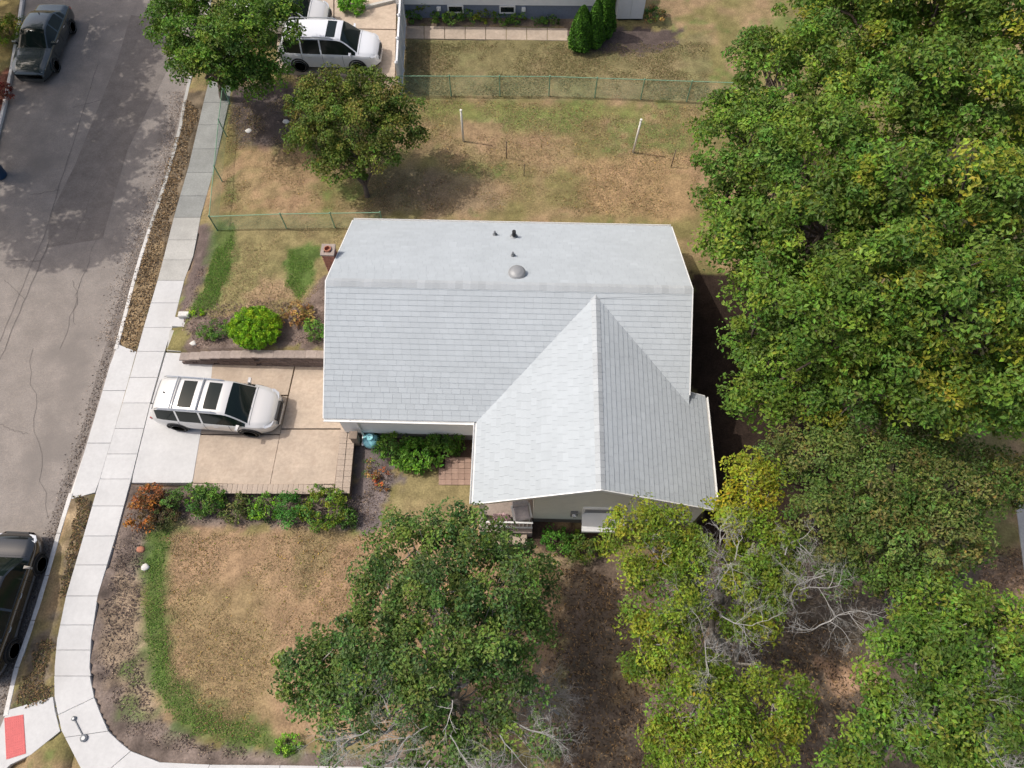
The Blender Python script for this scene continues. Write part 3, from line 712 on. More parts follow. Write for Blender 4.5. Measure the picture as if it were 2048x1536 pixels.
# porch
m = MB(); m.bbox((px0-.15,gf-.55,-.3),(pw-.02,gf+1.88,.26), .02); m.build('porch_floor', M['capstone'], hs)
m = MB(); m.bbox((px0+.3,gf-.95,-.3),(pw-.2,gf-.56,.08), .02); m.build('porch_step', M['tancon'], hs)
m = MB(); m.box((px0-.1,gf-.1,.262),(px0+.08,gf+.08,HE-.02)); m.build('porch_post', M['trim'], hs)
m = MB(); m.box((px0+.1,gf-.42,1.05),(pw-.02,gf-.36,1.1)); m.box((px0+.1,gf-.42,.38),(pw-.02,gf-.37,.42)); rl = m.build('railing', M['trim'], hs)
bm_ = None
for i in range(12):
    if bm_ is None: m = MB(); m.box((-.015,-.015,.42),(.015,.015,1.05)); o = m.build('baluster', M['trim'], rl); bm_ = o.data
    else: o = link(bpy.data.objects.new('baluster', bm_), rl)
    o.location = (px0+.16+i*.14, gf-.39, 0)
# brick chimney on the west end
CU, CV = toUV(*P(655,498,4.1)[:2])
ch = MB(); ch.box((CU-.2,CV-.2,0),(CU+.2,CV+.2,4.0)); chim = ch.build('chimney', M['mortar'], hs)
bm_ = None
for r in range(39, 55):
    z = r*.072
    for k in range(8):
        sd_ = k//2; off_ = (k%2)*.21-.105+(.0 if r%2 else .03)
        if bm_ is None: m = MB(); m.box((-.1,-.012,0),(.1,.012,.062)); o = m.build('brick', M['brick'], chim); bm_ = o.data
        else: o = link(bpy.data.objects.new('brick', bm_), chim)
        q = sd_*PI/2; o.location = (CU+math.cos(q)*.202-math.sin(q)*off_, CV+math.sin(q)*.202+math.cos(q)*off_, z); o.rotation_euler = (0,0,q+PI/2)
m = MB()
for a, b in (((-.25,-.25),(.25,-.13)), ((-.25,.13),(.25,.25)), ((-.25,-.13),(-.13,.13)), ((.13,-.13),(.25,.13))): m.box((CU+a[0],CV+a[1],4.002),(CU+b[0],CV+b[1],4.07))
m.build('chimney_crown', M['capstone'], hs)
m = MB(); m.lathe([(.128,3.98),(.128,4.14),(.10,4.14),(.10,4.02)], (CU,CV,0), 16, cap=False); m.lathe([(.11,4.02),(.001,4.021)], (CU,CV,0), 16, cap=False); m.build('flue', M['clay'], hs)
# roof vents
def onroof(px, py):
    for _ in range(1): pass
    z = HR
    for _ in range(30):
        p = P(px, py, z); u, v = toUV(p.x, p.y); zz = HE+SL*min(max(v, 0), max(HD-v, 0)); z = .6*z+.4*zz
    return u, v, z
for px, py, rr, hh, mt_ in ((990,470,.045,.22,'galv'), (1028,474,.075,.36,'blackpl'), (1026,512,.045,.22,'galv')):
    u, v, z = onroof(px, py); m = MB()
    m.lathe([(rr,-.08),(rr,hh),(rr*.75,hh)], (u,v,z), 12); vp = m.build('vent_pipe', M[mt_], hs)
    m = MB(); m.lathe([(rr*2.1,-.03),(rr*1.9,.035),(rr*1.05,.08)], (u,v,z+.02), 14); m.build('flashing', M['galv'], vp)
u, v, z = onroof(1034,549); m = MB(); m.lathe([(.18,-.12),(.18,.10),(.30,.11),(.31,.135),(.24,.20),(.12,.245),(.02,.255)], (u,v,z), 28); m.build('dome_vent', M['vent'], hs, smooth=False)
# ================================================================ small landing by the front door
pt = empty('paved_landing', (0,0,0), label='reddish clay paved landing beside the left eave of the front wing', cat='paving')
la, lb = P(880,950,0), P(960,912,0); me = None
for i in range(7):
    for j in range(5):
        px, py = 884+i*13-2*j*0, 921+j*11
        if px > 955 or (i == 0 and j < 2): continue
        q = G(px, py)
        if me is None: m = MB(); m.bbox((-.119,-.104,-.05),(.119,.104,.03), .004); o = m.build('paver', M['clayslab'], pt); me = o.data
        else: o = link(bpy.data.objects.new('paver', me), pt)
        o.location = (q.x, q.y, q.z+.02+random.random()*.008); o.rotation_euler = (0,0,PSI+(random.random()-.5)*.03)
# ================================================================ neighbour house
nb_ = P(1000,36,.75); NX = P(806,36,.75).x; NXR = P(1168,36,.75).x; NY = nb_.y
nh = empty('neighbour_house', (NX, NY, .75), -.012, label='neighbouring house with blue grey foundation and white siding at the top edge', cat='house')
Lw = NXR-NX+.6
m = MB(); m.box((-.2,0,-.3),(Lw,8.5,.80)); m.build('foundation', M['found'], nh)
lapwall('front_wall', (-.23,-.03), (Lw+.03,-.03), .80, 3.4, M['siding2'], parent=nh)
m = MB(); m.box((-.21,-.02,.8),(Lw+.01,8.5,3.4)); m.build('wall', M['siding2'], nh)
m = MB(); plate(m, [(-.6,-.5,3.35),(Lw+.4,-.5,3.35),(Lw+.4,4.25,5.3),(-.6,4.25,5.3)]); plate(m, [(Lw+.4,9.0,3.35),(-.6,9.0,3.35),(-.6,4.25,5.3),(Lw+.4,4.25,5.3)]); m.build('roof', M['ridge'], nh)
for px in (914, 1015):
    ux = P(px,10,.75).x-NX
    m = MB(); m.box((ux-.33,-.07,.42),(ux+.33,.02,.72)); wd_ = m.build('window', M['glass'], nh)
    m = MB(); m.box((ux-.4,-.09,.36),(ux+.4,.0,.42)); m.box((ux-.4,-.09,.72),(ux+.4,.0,.78)); m.box((ux-.4,-.09,.42),(ux-.33,.0,.72)); m.box((ux+.33,-.09,.42),(ux+.4,.0,.72)); m.build('frame', M['trim'], wd_)
for px in (880, 1045):
    ux = P(px,10,.75).x-NX; m = MB(); m.box((ux-.06,-.12,.5),(ux+.14,-.0,.68)); m.lathe([(.03,-.12),(.03,-.2)],(ux+.04,0,.58),8,ax='y'); m.build('wall_vent', M['trim'], nh)
# white cabinet beside the neighbour house
q = G(1258,42); sh = empty('storage_cabinet', q, 0, label='white upright storage cabinet beside the trimmed evergreens by the neighbouring house', cat='cabinet')
m = MB(); m.box((-.66,0,.12),(.66,.75,2.0)); m.build('body', M['vinyl'], sh)
for s in (0, 1):
    m = MB(); m.bbox((-.64+s*.65,-.03,.16),(-.01+s*.65,-.002,1.94), .01); m.build('door', M['vinyl'], sh)
m = MB(); m.box((-.72,-.07,2.0),(.72,.8,2.07)); m.build('lid', M['trim'], sh)
m = MB(); m.box((-.6,.05,-.1),(.6,.7,.118)); m.build('base', M['blackpl'], sh)
# tan garden path of the neighbour: slabs
np_ = empty('garden_path', (0,0,0), kind='structure')
for i in range(8):
    a = [G(808+i*41,53+i*.6), G(848+i*41,53.6+i*.6), G(848+i*41,78.6+i*.5), G(808+i*41,78+i*.5)]
    m = MB(); m.prism([tuple(p[:2]) for p in a], .3, .835+.006*random.random(), .01); m.build('slab', M['tancon'], np_)
# neighbour driveway
nd = empty('neighbour_driveway', (0,0,0), kind='structure')
for px in ([(560,-60),(668,-60),(668,60),(560,58)], [(670,-60),(795,-60),(792,60),(670,60)], [(560,60),(668,62),(668,152),(556,150)], [(670,62),(792,62),(790,156),(670,154)]):
    a = [G(x, y) for x, y in px]; m = MB(); m.prism([tuple(p[:2]) for p in a], .2, .83, .01); m.build('slab', M['tancon'], nd)
a, b = G(733,22), G(795,6); m = MB(); wallseg(m, a, b, .16, .5, .98, 1); tag(m.build('edging_wall', M['oldcon']), 'short low grey concrete edging beside the round bush on the neighbouring driveway', 'edging')
# ================================================================ fences
def chainlink(pts, h, label, nm='chain_link_fence', sp=2.4, cell=.085, down=True):
    """pts: ground points (Vector xyz)"""
    r0 = empty(nm, pts[0], 0, label=label, cat='fence', group='green chain link fences round the back yard'); o0 = pts[0]
    loc = [p-o0 for p in pts]
    rp_ = []; post = None
    for a, b in zip(loc[:-1], loc[1:]):
        n = max(1, int(round((b-a).length/sp)))
        rp_ += [a.lerp(b, i/n) for i in range(n)]
    rp_.append(loc[-1])
    for p in rp_:
        if post is None: m = MB(); m.tube([(0,0,-.3),(0,0,h+.04)], .027, 8); m.lathe([(.036,h+.02),(.036,h+.045),(.01,h+.075)], (0,0,0), 8); o = m.build('post', M['greenrail'], r0); post = o.data
        else: o = link(bpy.data.objects.new('post', post), r0)
        o.location = p
    m = MB(); m.tube([p+Vector((0,0,h)) for p in rp_], .017, 6); m.build('top_rail', M['greenrail'], r0)
    m = MB()
    for a, b in zip(rp_[:-1], rp_[1:]):
        L = (b-a).length; t = (b-a)/L; s = -h
        while s < L:
            for sg in (1, -1):
                s0, s1 = s, s+h; z0, z1 = 0.02, h
                c0, c1 = max(s0, 0), min(s1, L)
                if c1-c0 < .02: continue
                za, zb = z0+(z1-z0)*(c0-s0)/h, z0+(z1-z0)*(c1-s0)/h
                if sg < 0: za, zb = z1+z0-za, z1+z0-zb
                m.tube([a+t*c0+Vector((0,0,za)), a+t*c1+Vector((0,0,zb))], .0022, 3, cap=False)
            s += cell
    m.build('wire_mesh', M['greenwire'], r0)
def gtop(px, py, h):   # ground point beneath a fence top seen at pixel
    q = G(px, py, h); z = H(q.x, q.y); return Vector((q.x, q.y, z))
chainlink([gtop(452,110,1.0), gtop(437,240,1.0), gtop(418,433,1.0)], 1.0, 'green chain link fence running along the pavement beside the back lawn')
chainlink([gtop(418,433,1.0), gtop(560,428,1.0), gtop(760,425,1.0)], 1.0, 'green chain link fence crossing from the pavement to the rear corner of the house')
chainlink([gtop(798,152,1.15), gtop(1100,153,1.15), gtop(1480,166,1.15)], 1.15, 'long green chain link fence across the back yards below the neighbouring lawn')
# white vinyl fence
vf = empty('vinyl_fence', G(800,165), 0, label='white vinyl privacy fence between the neighbouring driveway and lawn', cat='fence')
va_, vb_ = G(804,190), G(815,-30); o0 = vf.location.copy(); d = (vb_-va_); n = 5; post = None
for i in range(n+1):
    p = va_+d*i/n-o0
    if post is None: m = MB(); m.box((-.065,-.065,-.3),(.065,.065,1.85)); m.lathe([(.1,1.85),(.1,1.88),(.02,1.95)], (0,0,0), 4); o = m.build('post', M['vinyl'], vf); post = o.data
    else: o = link(bpy.data.objects.new('post', post), vf)
    o.location = (p.x, p.y, p.z)
rz = math.atan2(d.y, d.x); L = d.length/n; brd = rail_ = None
for i in range(n):
    p = va_+d*(i+0)/n-o0; ux, uy = math.cos(rz), math.sin(rz)
    for zc in (.12, 1.72):
        if rail_ is None: m = MB(); m.box((.07,-.045,0),(L-.07,.045,.1)); o = m.build('rail', M['vinyl'], vf); rail_ = o.data
        else: o = link(bpy.data.objects.new('rail', rail_), vf)
        o.location = (p.x, p.y, p.z+zc); o.rotation_euler = (0,0,rz)
    nbd = int((L-.16)/.155)
    for j in range(nbd):
        if brd is None: m = MB(); m.box((0,-.02,.22),(.148,.02,1.72)); o = m.build('board', M['vinyl'], vf); brd = o.data
        else: o = link(bpy.data.objects.new('board', brd), vf)
        s_ = .08+j*.155; o.location = (p.x+ux*s_, p.y+uy*s_, p.z); o.rotation_euler = (0,0,rz)
# clothes posts and stakes in the back yard
def post_at(px, py, h, r, mt_, label, arm=False, lean=0, name='clothes_post', cat='post', group=None):
    q = G(px, py); t = empty(name, q, .0, label=label, cat=cat, group=group)
    m = MB(); m.tube([(0,0,-.3),(lean*.5,0,h*.5),(lean,0,h)], [r,r*.95,r*.9], 10); m.build('pole', M[mt_], t, smooth=True)
    if arm: m = MB(); m.tube([(lean-.0,-.45,h),(lean,.45,h)], r*.7, 8); m.build('cross_arm', M[mt_], t); 
    else: m = MB(); m.lathe([(r*1.15,h-.02),(r*1.15,h+.015),(r*.3,h+.03)], (lean,0,0), 10); m.build('cap', M[mt_], t)
    return t
post_at(927,283,1.85,.048,'postpaint','white painted clothes post nearer the round tree in the back lawn', group='white clothes posts')
post_at(1266,305,1.95,.048,'postpaint','white painted clothes post nearer the large tree on the back lawn', group='white clothes posts', lean=.05)
post_at(1013,316,1.0,.022,'rust','thin dark steel stake between the two white clothes posts', name='garden_stake', cat='stake', group='thin dark garden stakes')
post_at(1342,334,1.05,.022,'rust','thin dark steel stake beside the edge of the large tree', name='garden_stake', cat='stake', group='thin dark garden stakes')
post_at(1048,352,.7,.018,'rust','short dark stake low on the back lawn between the white posts', name='garden_stake', cat='stake', group='thin dark garden stakes')
# ================================================================ CARS
def interp(x, ks):
    xs = [k[0] for k in ks]; return [float(np.interp(x, xs, [k[i] for k in ks])) for i in range(1, len(ks[0]))]
def make_car(name, label, loc, rz, L, W, Hh, kind, paint, group=None, sunroof=None, bars=None, rails=True, wb=.29):
    r0 = empty(name, loc, rz, label=label, cat='car', group=group)
    w = W/2; k = Hh/1.75
    if kind == 'suv':
        # x, top z, belt z, plan half width factor, roof half width factor
        K = [(-.5,.72,.62,.66,.60),(-.494,.98,.86,.76,.68),(-.482,1.12,1.02,.84,.70),(-.455,1.38,1.04,.90,.68),(-.425,1.56,1.05,.94,.68),(-.37,1.67,1.05,.975,.70),(-.2,1.74,1.04,1,.725),(0,1.75,1.03,1,.725),
             (.13,1.71,1.02,1,.72),(.17,1.65,1.01,1,.73),(.23,1.40,1.0,.995,.765),(.30,1.08,.985,.985,.83),(.33,1.04,.95,.975,.84),(.375,1.01,.91,.955,.82),(.415,.96,.87,.90,.76),(.45,.89,.80,.81,.69),(.475,.78,.70,.70,.58),(.492,.64,.58,.58,.48),(.5,.46,.42,.50,.40)]
        wsx, rwx, sgx = (.155,.30), (-.482,-.43), (-.42,.285)
    else:
        K = [(-.5,.70,.62,.78,.70),(-.49,.88,.80,.84,.74),(-.46,.99,.88,.90,.78),(-.38,1.03,.91,.95,.80),(-.34,1.06,.93,.97,.79),(-.28,1.27,.94,.985,.70),(-.21,1.40,.95,1,.64),(-.1,1.45,.95,1,.645),(.0,1.44,.94,1,.645),
             (.05,1.39,.93,1,.66),(.12,1.20,.925,1,.72),(.20,.985,.91,.985,.80),(.235,.955,.87,.98,.82),(.33,.91,.82,.965,.81),(.41,.84,.77,.93,.78),(.455,.76,.70,.87,.72),(.483,.66,.60,.79,.66),(.496,.54,.50,.72,.6),(.5,.44,.40,.68,.56)]
        K = [(a, b*1.0/1.45*1.45, c, d, e_) for a, b, c, d, e_ in K]; k = Hh/1.45
        wsx, rwx, sgx = (.03,.20), (-.345,-.215), (-.31,.19)
    base = [-.5,-.497,-.49,-.482,-.47,-.455,-.44,-.42,-.395,-.37,-.335,-.31,-.28,-.25,-.235,-.20,-.15,-.1,-.06,-.045,0,.03,.06,.09,.115,.15,.19,.22,.25,.265,.285,.315,.345,.36,.4,.43,.45,.465,.478,.487,.494,.498,.5]
    base = sorted(set(base+list(wsx)+list(rwx)+list(sgx)+([s for p in (sunroof or []) for s in p])))
    V = []; nx = len(base)
    for x in base:
        zt, zb, fw, fr = interp(x, K); zt *= k; zb *= k; ww = w*fw; wr = w*fr
        zb = min(zb, zt-.03)
        half = [(0,.20),(ww*.84,.20),(ww*.955,.30),(ww*.985,.42),(ww,.60*k),(ww*.992,(.6*k+zb)/2 if zb > .6*k else zb*.98),(ww*.965,zb),(ww*.945,zb+.015),
                (wr*1.0+(ww*.945-wr)*.08, zt-.055 if zt-.055 > zb+.018 else zb+.02),(wr*.95,zt-.018),(wr*.80,zt),(wr*.4,zt+.014),(0,zt+.018)]
        ring = [(y, z) for y, z in half]+[(-y, z) for y, z in half[1:-1]][::-1]
        V += [(x*L, y, z) for y, z in ring]
    n = 24
    parts = {}
    def reg(xa, xb, j):
        xm = (xa+xb)/2; jj = j if j < 12 else 23-j        # jj = half index of segment
        side = 'L' if j < 12 else 'R'
        if wsx[0] < xm < wsx[1] and jj >= 9: return 'windshield'
        if rwx[0] < xm < rwx[1] and jj >= 9: return 'rear_window'
        if jj == 7 and sgx[0] < xm < sgx[1]:
            if -.25 < xm < -.235 or -.06 < xm < -.045: return 'body'
            return ('side_window', side, 0 if xm < -.25 else (1 if xm < -.06 else 2))
        if sunroof and jj >= 10:
            for q, (a, b) in enumerate(sunroof):
                if a < xm < b: return ('sunroof', q)
        if jj <= 1: return 'underbody'
        return 'body'
    for i in range(nx-1):
        for j in range(n):
            key = reg(base[i], base[i+1], j)
            parts.setdefault(key, []).append((i*n+j, i*n+(j+1)%n, (i+1)*n+(j+1)%n, (i+1)*n+j))
    parts['body'] += [tuple(range(n))[::-1], tuple((nx-1)*n+j for j in range(n))]
    for key, fs in parts.items():
        nm = key if isinstance(key, str) else key[0]
        used = sorted(set(i for f in fs for i in f)); mp = {a: b for b, a in enumerate(used)}
        m = MB(); m.add([V[i] for i in used], [tuple(mp[i] for i in f)[::-1] for f in fs])
        mt_ = {'body': M[paint], 'underbody': M['blackpl']}.get(nm, M['carglass'])
        m.build(nm, mt_, r0, smooth=(nm != 'underbody'))
    for q, xs_ in enumerate((-.255, -.05, .17)):
        i = min(range(nx), key=lambda a: abs(base[a]-xs_))
        for js in (range(3, 7), range(24-6, 24-2)):
            m = MB(); m.tube([(V[i*n+j][0], V[i*n+j][1]*1.002, V[i*n+j][2]) for j in js], .007, 4); m.build('door_seam', M['blackpl'], r0)
    i = min(range(nx), key=lambda a: abs(base[a]-(wsx[1]+.012)))
    m = MB(); m.tube([(V[i*n+j][0], V[i*n+j][1], V[i*n+j][2]) for j in range(8, 17)], .008, 4); m.build('hood_seam', M['blackpl'], r0)
    # wheels
    for sx in (-1, 1):
        for sy in (-1, 1):
            cx_, cy_, rr = (sx*wb-.005)*L, sy*(w-.115), .345 if kind == 'suv' else .325
            yo = cy_+sy*.125; yi = cy_-sy*.11
            m = MB(); m.lathe([(rr-.07,yi-cy_),(rr-.01,yi-cy_),(rr,(yi-cy_)*.5),(rr,(yo-cy_)*.5),(rr-.012,yo-cy_),(rr-.09,yo-cy_+sy*.004)], (cx_,cy_,rr), 24, ax='y'); wh = m.build('wheel', M['tyre'], r0, smooth=True)
            m = MB(); yy = yo-cy_
            m.lathe([(rr-.09,yy),(rr-.10,yy+sy*.006),(rr-.125,yy-sy*.03),(.001,yy-sy*.03)], (cx_,cy_,rr), 24, ax='y', cap=False)
            for q in range(5):
                a_ = q*2*PI/5+.3; c_, s_ = math.cos(a_), math.sin(a_); R_ = rr-.1
                pts = [(c_*.03-s_*.03, s_*.03+c_*.03), (c_*R_-s_*.022, s_*R_+c_*.022), (c_*R_+s_*.022, s_*R_-c_*.022), (c_*.03+s_*.03, s_*.03-c_*.03)]
                m.add([(cx_+a, cy_+yy-sy*.004, rr+b) for a, b in pts], [(0,1,2,3)])
            m.build('rim', M['alloy'], wh)
            m = MB(); A = []
            for q in range(15):
                a_ = PI*(-.08+1.16*q/14); 
                for R_, o_ in ((rr+.015,.006),(rr+.015,-.1),(rr+.075,-.1),(rr+.075,.006)): A.append((cx_+math.cos(a_)*R_, sy*(w+o_), rr+.02+math.sin(a_)*R_))
            m.add(A, [(4*q+j, 4*q+(j+1)%4, 4*q+4+(j+1)%4, 4*q+4+j) for q in range(14) for j in range(4)]); m.build('wheel_arch', M['blackpl'] if kind == 'suv' else M[paint], r0)
    for sy in (-1, 1):
        zl = (.80 if kind == 'suv' else .68)*k
        m = MB(); y0 = sy*w*.56; A = [(.462*L,y0,zl-.02),(.478*L,sy*w*.50,zl-.04),(.468*L,sy*w*.76,zl-.02),(.432*L,sy*w*.885,zl+.03),(.415*L,sy*w*.865,zl+.075),(.445*L,y0,zl+.06)]
        m.add([(a+.012,b,c+.008) for a, b, c in A]+[(a-.12,b*.94,c-.08) for a, b, c in A], [tuple(range(6)), tuple(range(6,12))[::-1]]+[(i,(i+1)%6,6+(i+1)%6,6+i) for i in range(6)])
        m.build('headlight', M['lamp'], r0)
        zt_ = (1.0 if kind == 'suv' else .80)*k
        m = MB(); m.bbox((-.486*L, min(sy*w*.60, sy*w*.86), zt_-.14), (-.448*L, max(sy*w*.60, sy*w*.86), zt_+.02), .02); m.build('tail_light', M['redlamp'], r0)
        mx_ = (.235 if kind == 'suv' else .13)*L
        m = MB(); zb_ = (1.02 if kind == 'suv' else .93)*k
        m.add([(mx_+a, sy*(w*b), zb_+c) for a, b, c in ((.06,.94,.0),(-.05,.94,.0),(-.05,1.19,.02),(.03,1.19,.02),(.06,.94,.13),(-.05,.94,.14),(-.05,1.17,.15),(.03,1.17,.13))],
              [(0,1,2,3),(7,6,5,4),(0,4,5,1),(1,5,6,2),(2,6,7,3),(3,7,4,0)]); m.build('mirror', M[paint], r0)
        for hx in (-.17, .05):
            m = MB(); m.tube([(hx*L-.09,sy*w*.992,zb_-.12),(hx*L-.05,sy*(w*1.0+.02),zb_-.11),(hx*L+.05,sy*(w*1.0+.02),zb_-.11),(hx*L+.09,sy*w*.992,zb_-.12)], .012, 6); m.build('door_handle', M['chrome'], r0)
        if rails and kind == 'suv':
            m = MB(); yr = w*.70; m.tube([(-.40*L,sy*yr,1.66*k),(-.37*L,sy*yr,1.765*k),(-.1*L,sy*yr,1.80*k),(.05*L,sy*yr,1.78*k),(.085*L,sy*yr,1.70*k)], .024, 6); m.build('roof_rail', M['chrome'], r0)
    if bars:
        for bx in bars:
            m = MB(); yr = w*.70; m.tube([(bx*L,-yr,1.79*k),(bx*L,0,1.815*k),(bx*L,yr,1.79*k)], .032, 8); m.build('crossbar', M['chrome'], r0)
    # grille, plate, bumper strip, wipers
    m = MB(); zg = .62 if kind == 'suv' else .52
    m.bbox((.478*L,-w*.42,zg-.10),(.4985*L,w*.42,zg+.06), .01); m.build('grille', M['blackpl'], r0)
    m = MB(); m.box((-.5*L-.012,-.26,.72*k),(-.49*L,.26,.84*k)); m.build('number_plate', M['trim'], r0)
    zc = (1.10 if kind == 'suv' else 1.0)*k
    m = MB()
    for y0 in (-.1, .45):
        m.tube([((wsx[1]+.002)*L, y0*w*1.3, zc+.01), ((wsx[1]-.05)*L, (y0-.42)*w*1.3+.1, zc+.13)], .009, 4)
    m.build('wiper', M['blackpl'], r0)
    m = MB(); m.lathe([(.03,0),(.02,.05),(.004,.06)], (-.36*L if kind == 'suv' else -.2*L, 0, (1.70 if kind == 'suv' else 1.42)*k), 8); m.build('antenna', M['blackpl'], r0)
    return r0
def car_at(front_px, rear_px, z, wbL):
    a = P(*front_px, z); b = P(*rear_px, z); return (a+b)/2, math.atan2((a-b).y, (a-b).x)
# the pale SUV in the driveway: wheels on the near side touch at these pixels
f_, r_ = P(512,872,.01), P(362,860,.01); d = (f_-r_); hd = math.atan2(d.y, d.x); mid = (f_+r_)/2+Vector((-d.y,d.x,0)).normalized()*.93
print('wheelbase', d.length)
make_car('parked_suv', 'white SUV with dark roof glass and silver roof bars parked on the tan driveway', (mid.x, mid.y-.06, .012), hd, 4.72, 1.86, 1.58, 'suv', 'whitepaint',
         sunroof=[(-.225,-.115),(-.02,.085)], bars=[-.275,-.068])
q = G(668,128); make_car('parked_suv', 'silver white SUV with small sunroof on the neighbouring driveway nearer the vinyl fence end', (q.x, q.y+.2, .84), -.03, 4.75, 1.9, 1.70, 'suv', 'pearl', sunroof=[(.01,.10)])
q = G(575,66); make_car('parked_suv', 'white car mostly hidden by the street tree on the neighbouring driveway', (q.x, q.y+.1, .84), -.02, 4.7, 1.9, 1.62, 'suv', 'whitepaint')
a, b = P(72,118,-.12), P(88,62,-.12); 
rd = math.atan2((P(288,480)-P(358,250)).y, (P(288,480)-P(358,250)).x)
q = P(92,108,-.12); make_car('parked_car', 'dark teal grey sedan parked by the far kerb at the top left', (q.x+.15, q.y+.2, -.118), rd, 4.75, 1.86, 1.45, 'sedan', 'darkpaint')
rd2 = math.atan2((P(135,994)-P(28,1335)).y, (P(135,994)-P(28,1335)).x)
q = P(22,1200,-.12); q2 = P(8,1212,-.12); make_car('parked_suv', 'black SUV parked against the kerb at the lower left edge', (q2.x+.1, q2.y, -.118), rd2, 4.9, 1.95, 1.72, 'suv', 'blackpaint', wb=.29)
# blue bin
q = P(2,352,-.12); bn = empty('recycling_bin', q, 0, label='dark blue rounded bin at the left edge of the road', cat='bin')
m = MB(); m.lathe([(.28,.02),(.30,.1),(.36,.95),(.38,.96),(.38,1.0)], (0,0,0), 20); m.build('tub', M['bluebin'], bn, smooth=True)
m = MB(); m.lathe([(.40,.99),(.40,1.03),(.3,1.09),(.02,1.12)], (0,0,0.006), 20); m.build('lid', M['bluebin'], bn, smooth=True)
# ================================================================ small things
# turquoise gazing globe / pot
q = G(745,886); g = empty('glazed_pot', q, 0, label='turquoise glazed round garden pot at the corner between driveway wall and shrubs', cat='pot')
m = MB(); m.lathe([(.15,0),(.27,.12),(.33,.30),(.29,.46),(.19,.55),(.12,.60),(.13,.66)], (0,0,0), 24, cap=False); m.lathe([(.13,.66),(.10,.65),(.02,.64)], (0,0,0), 24, cap=False); m.build('bowl', M['turq'], g, smooth=True)
m = MB(); m.lathe([(.16,-.05),(.16,.03)], (0,0,0), 20); m.build('foot', M['turq'], g)
q = P(712,880,.2); g = empty('downspout_block', q, 0, label='small weathered wooden post box at the end of the driveway wall', cat='box')
m = MB(); m.bbox((-.12,-.12,-.3),(.12,.12,.5), .02); m.build('body', M['wood'], g)
m = MB(); m.bbox((-.15,-.15,.502),(.15,.15,.55), .01); m.build('cap', M['wood'], g)
# rod on pavement
a, b = P(148,1437,.03), P(168,1476,.03); g = empty('metal_rod', (a+b)/2, 0, label='grey metal rod with round ends lying on the corner pavement', cat='rod'); o0 = (a+b)/2
m = MB(); m.tube([a-o0, b-o0], .022, 8); m.build('shaft', M['galv'], g)
for p, rr in ((a, .075), (b, .12)):
    m = MB(); q = p-o0; m.lathe([(rr,-.015),(rr,.03),(rr*.5,.06)], (q.x, q.y, 0), 14); m.build('end_disc', M['galv'], g)
# stones
def stone(px, py, s, label, mt_='pale', group=None):
    q = G(px, py); m = MB(); R_ = [s*(.8+.4*random.random()) for _ in range(8)]
    prof = [(1.0,0),(1.05,.35),(.75,.7),(.25,.85)]; V = []; n = 8
    for rr, z in prof:
        for k in range(n): V.append((math.cos(2*PI*k/n)*rr*R_[k], math.sin(2*PI*k/n)*rr*R_[k]*.8, z*s*.8))
    m.add(V, [(i*n+k, i*n+(k+1)%n, (i+1)*n+(k+1)%n, (i+1)*n+k) for i in range(3) for k in range(n)]+[tuple(3*n+k for k in range(n)), tuple(range(n))[::-1]])
    o = m.build('garden_stone', M[mt_], smooth=True, label=label, cat='stone', group=group); o.location = (q.x, q.y, q.z-.03)
stone(497,262,.16,'pale stone on the dark bed nearest the pavement fence', group='pale stones under the trees')
stone(573,244,.17,'pale stone on the dark bed below the neighbouring driveway', group='pale stones under the trees')
stone(586,205,.18,'white stone beside the round tree near the neighbouring driveway', group='pale stones under the trees')
stone(290,1134,.14,'small white stone at the left edge of the front lawn', group='stones round the front lawn')
stone(281,1100,.15,'rusty brown stone at the left edge of the front lawn', 'clay')
stone(387,687,.14,'pale stone on the west end of the retaining wall')
# porch furniture
def hp(u, v, z): x, y = fromUV(u, v); return Vector((x, y, z))
g = empty('flower_box', hp(px0+.65, gf-.12, .27), PSI, label='olive planter with pale pink flowers on the left of the porch', cat='planter')
m = MB(); m.bbox((-.3,-.14,0),(.3,.14,.28), .02); m.build('box', M['wood'], g)
m = MB()
for i in range(40):
    a_, b_ = (random.random()-.5)*.56, (random.random()-.5)*.26; m.lathe([(.045,0),(.06,.03),(.02,.05)], (a_, b_, .29+random.random()*.09), 6)
m.build('blossoms', M['pink'], g, kind='stuff')
g = empty('porch_chair', hp(px0+1.35, gf+.05, .265), PSI+.2, label='pale cushioned chair on the porch behind the white railing', cat='chair')
m = MB(); m.bbox((-.28,-.26,.36),(.28,.26,.48), .03); m.build('cushion', M['cushion'], g)
m = MB(); m.bbox((-.28,.22,.49),(.28,.34,.95), .03); m.build('backrest', M['cushion'], g)
for sx in (-1, 1):
    for sy in (-1, 1): m = MB(); m.tube([(sx*.25,sy*.22,0),(sx*.25,sy*.22,.36)], .02, 6); m.build('leg', M['trim'], g)
    m = MB(); m.box((sx*.31-.03,-.26,.58),(sx*.31+.03,.28,.62)); m.build('armrest', M['trim'], g)
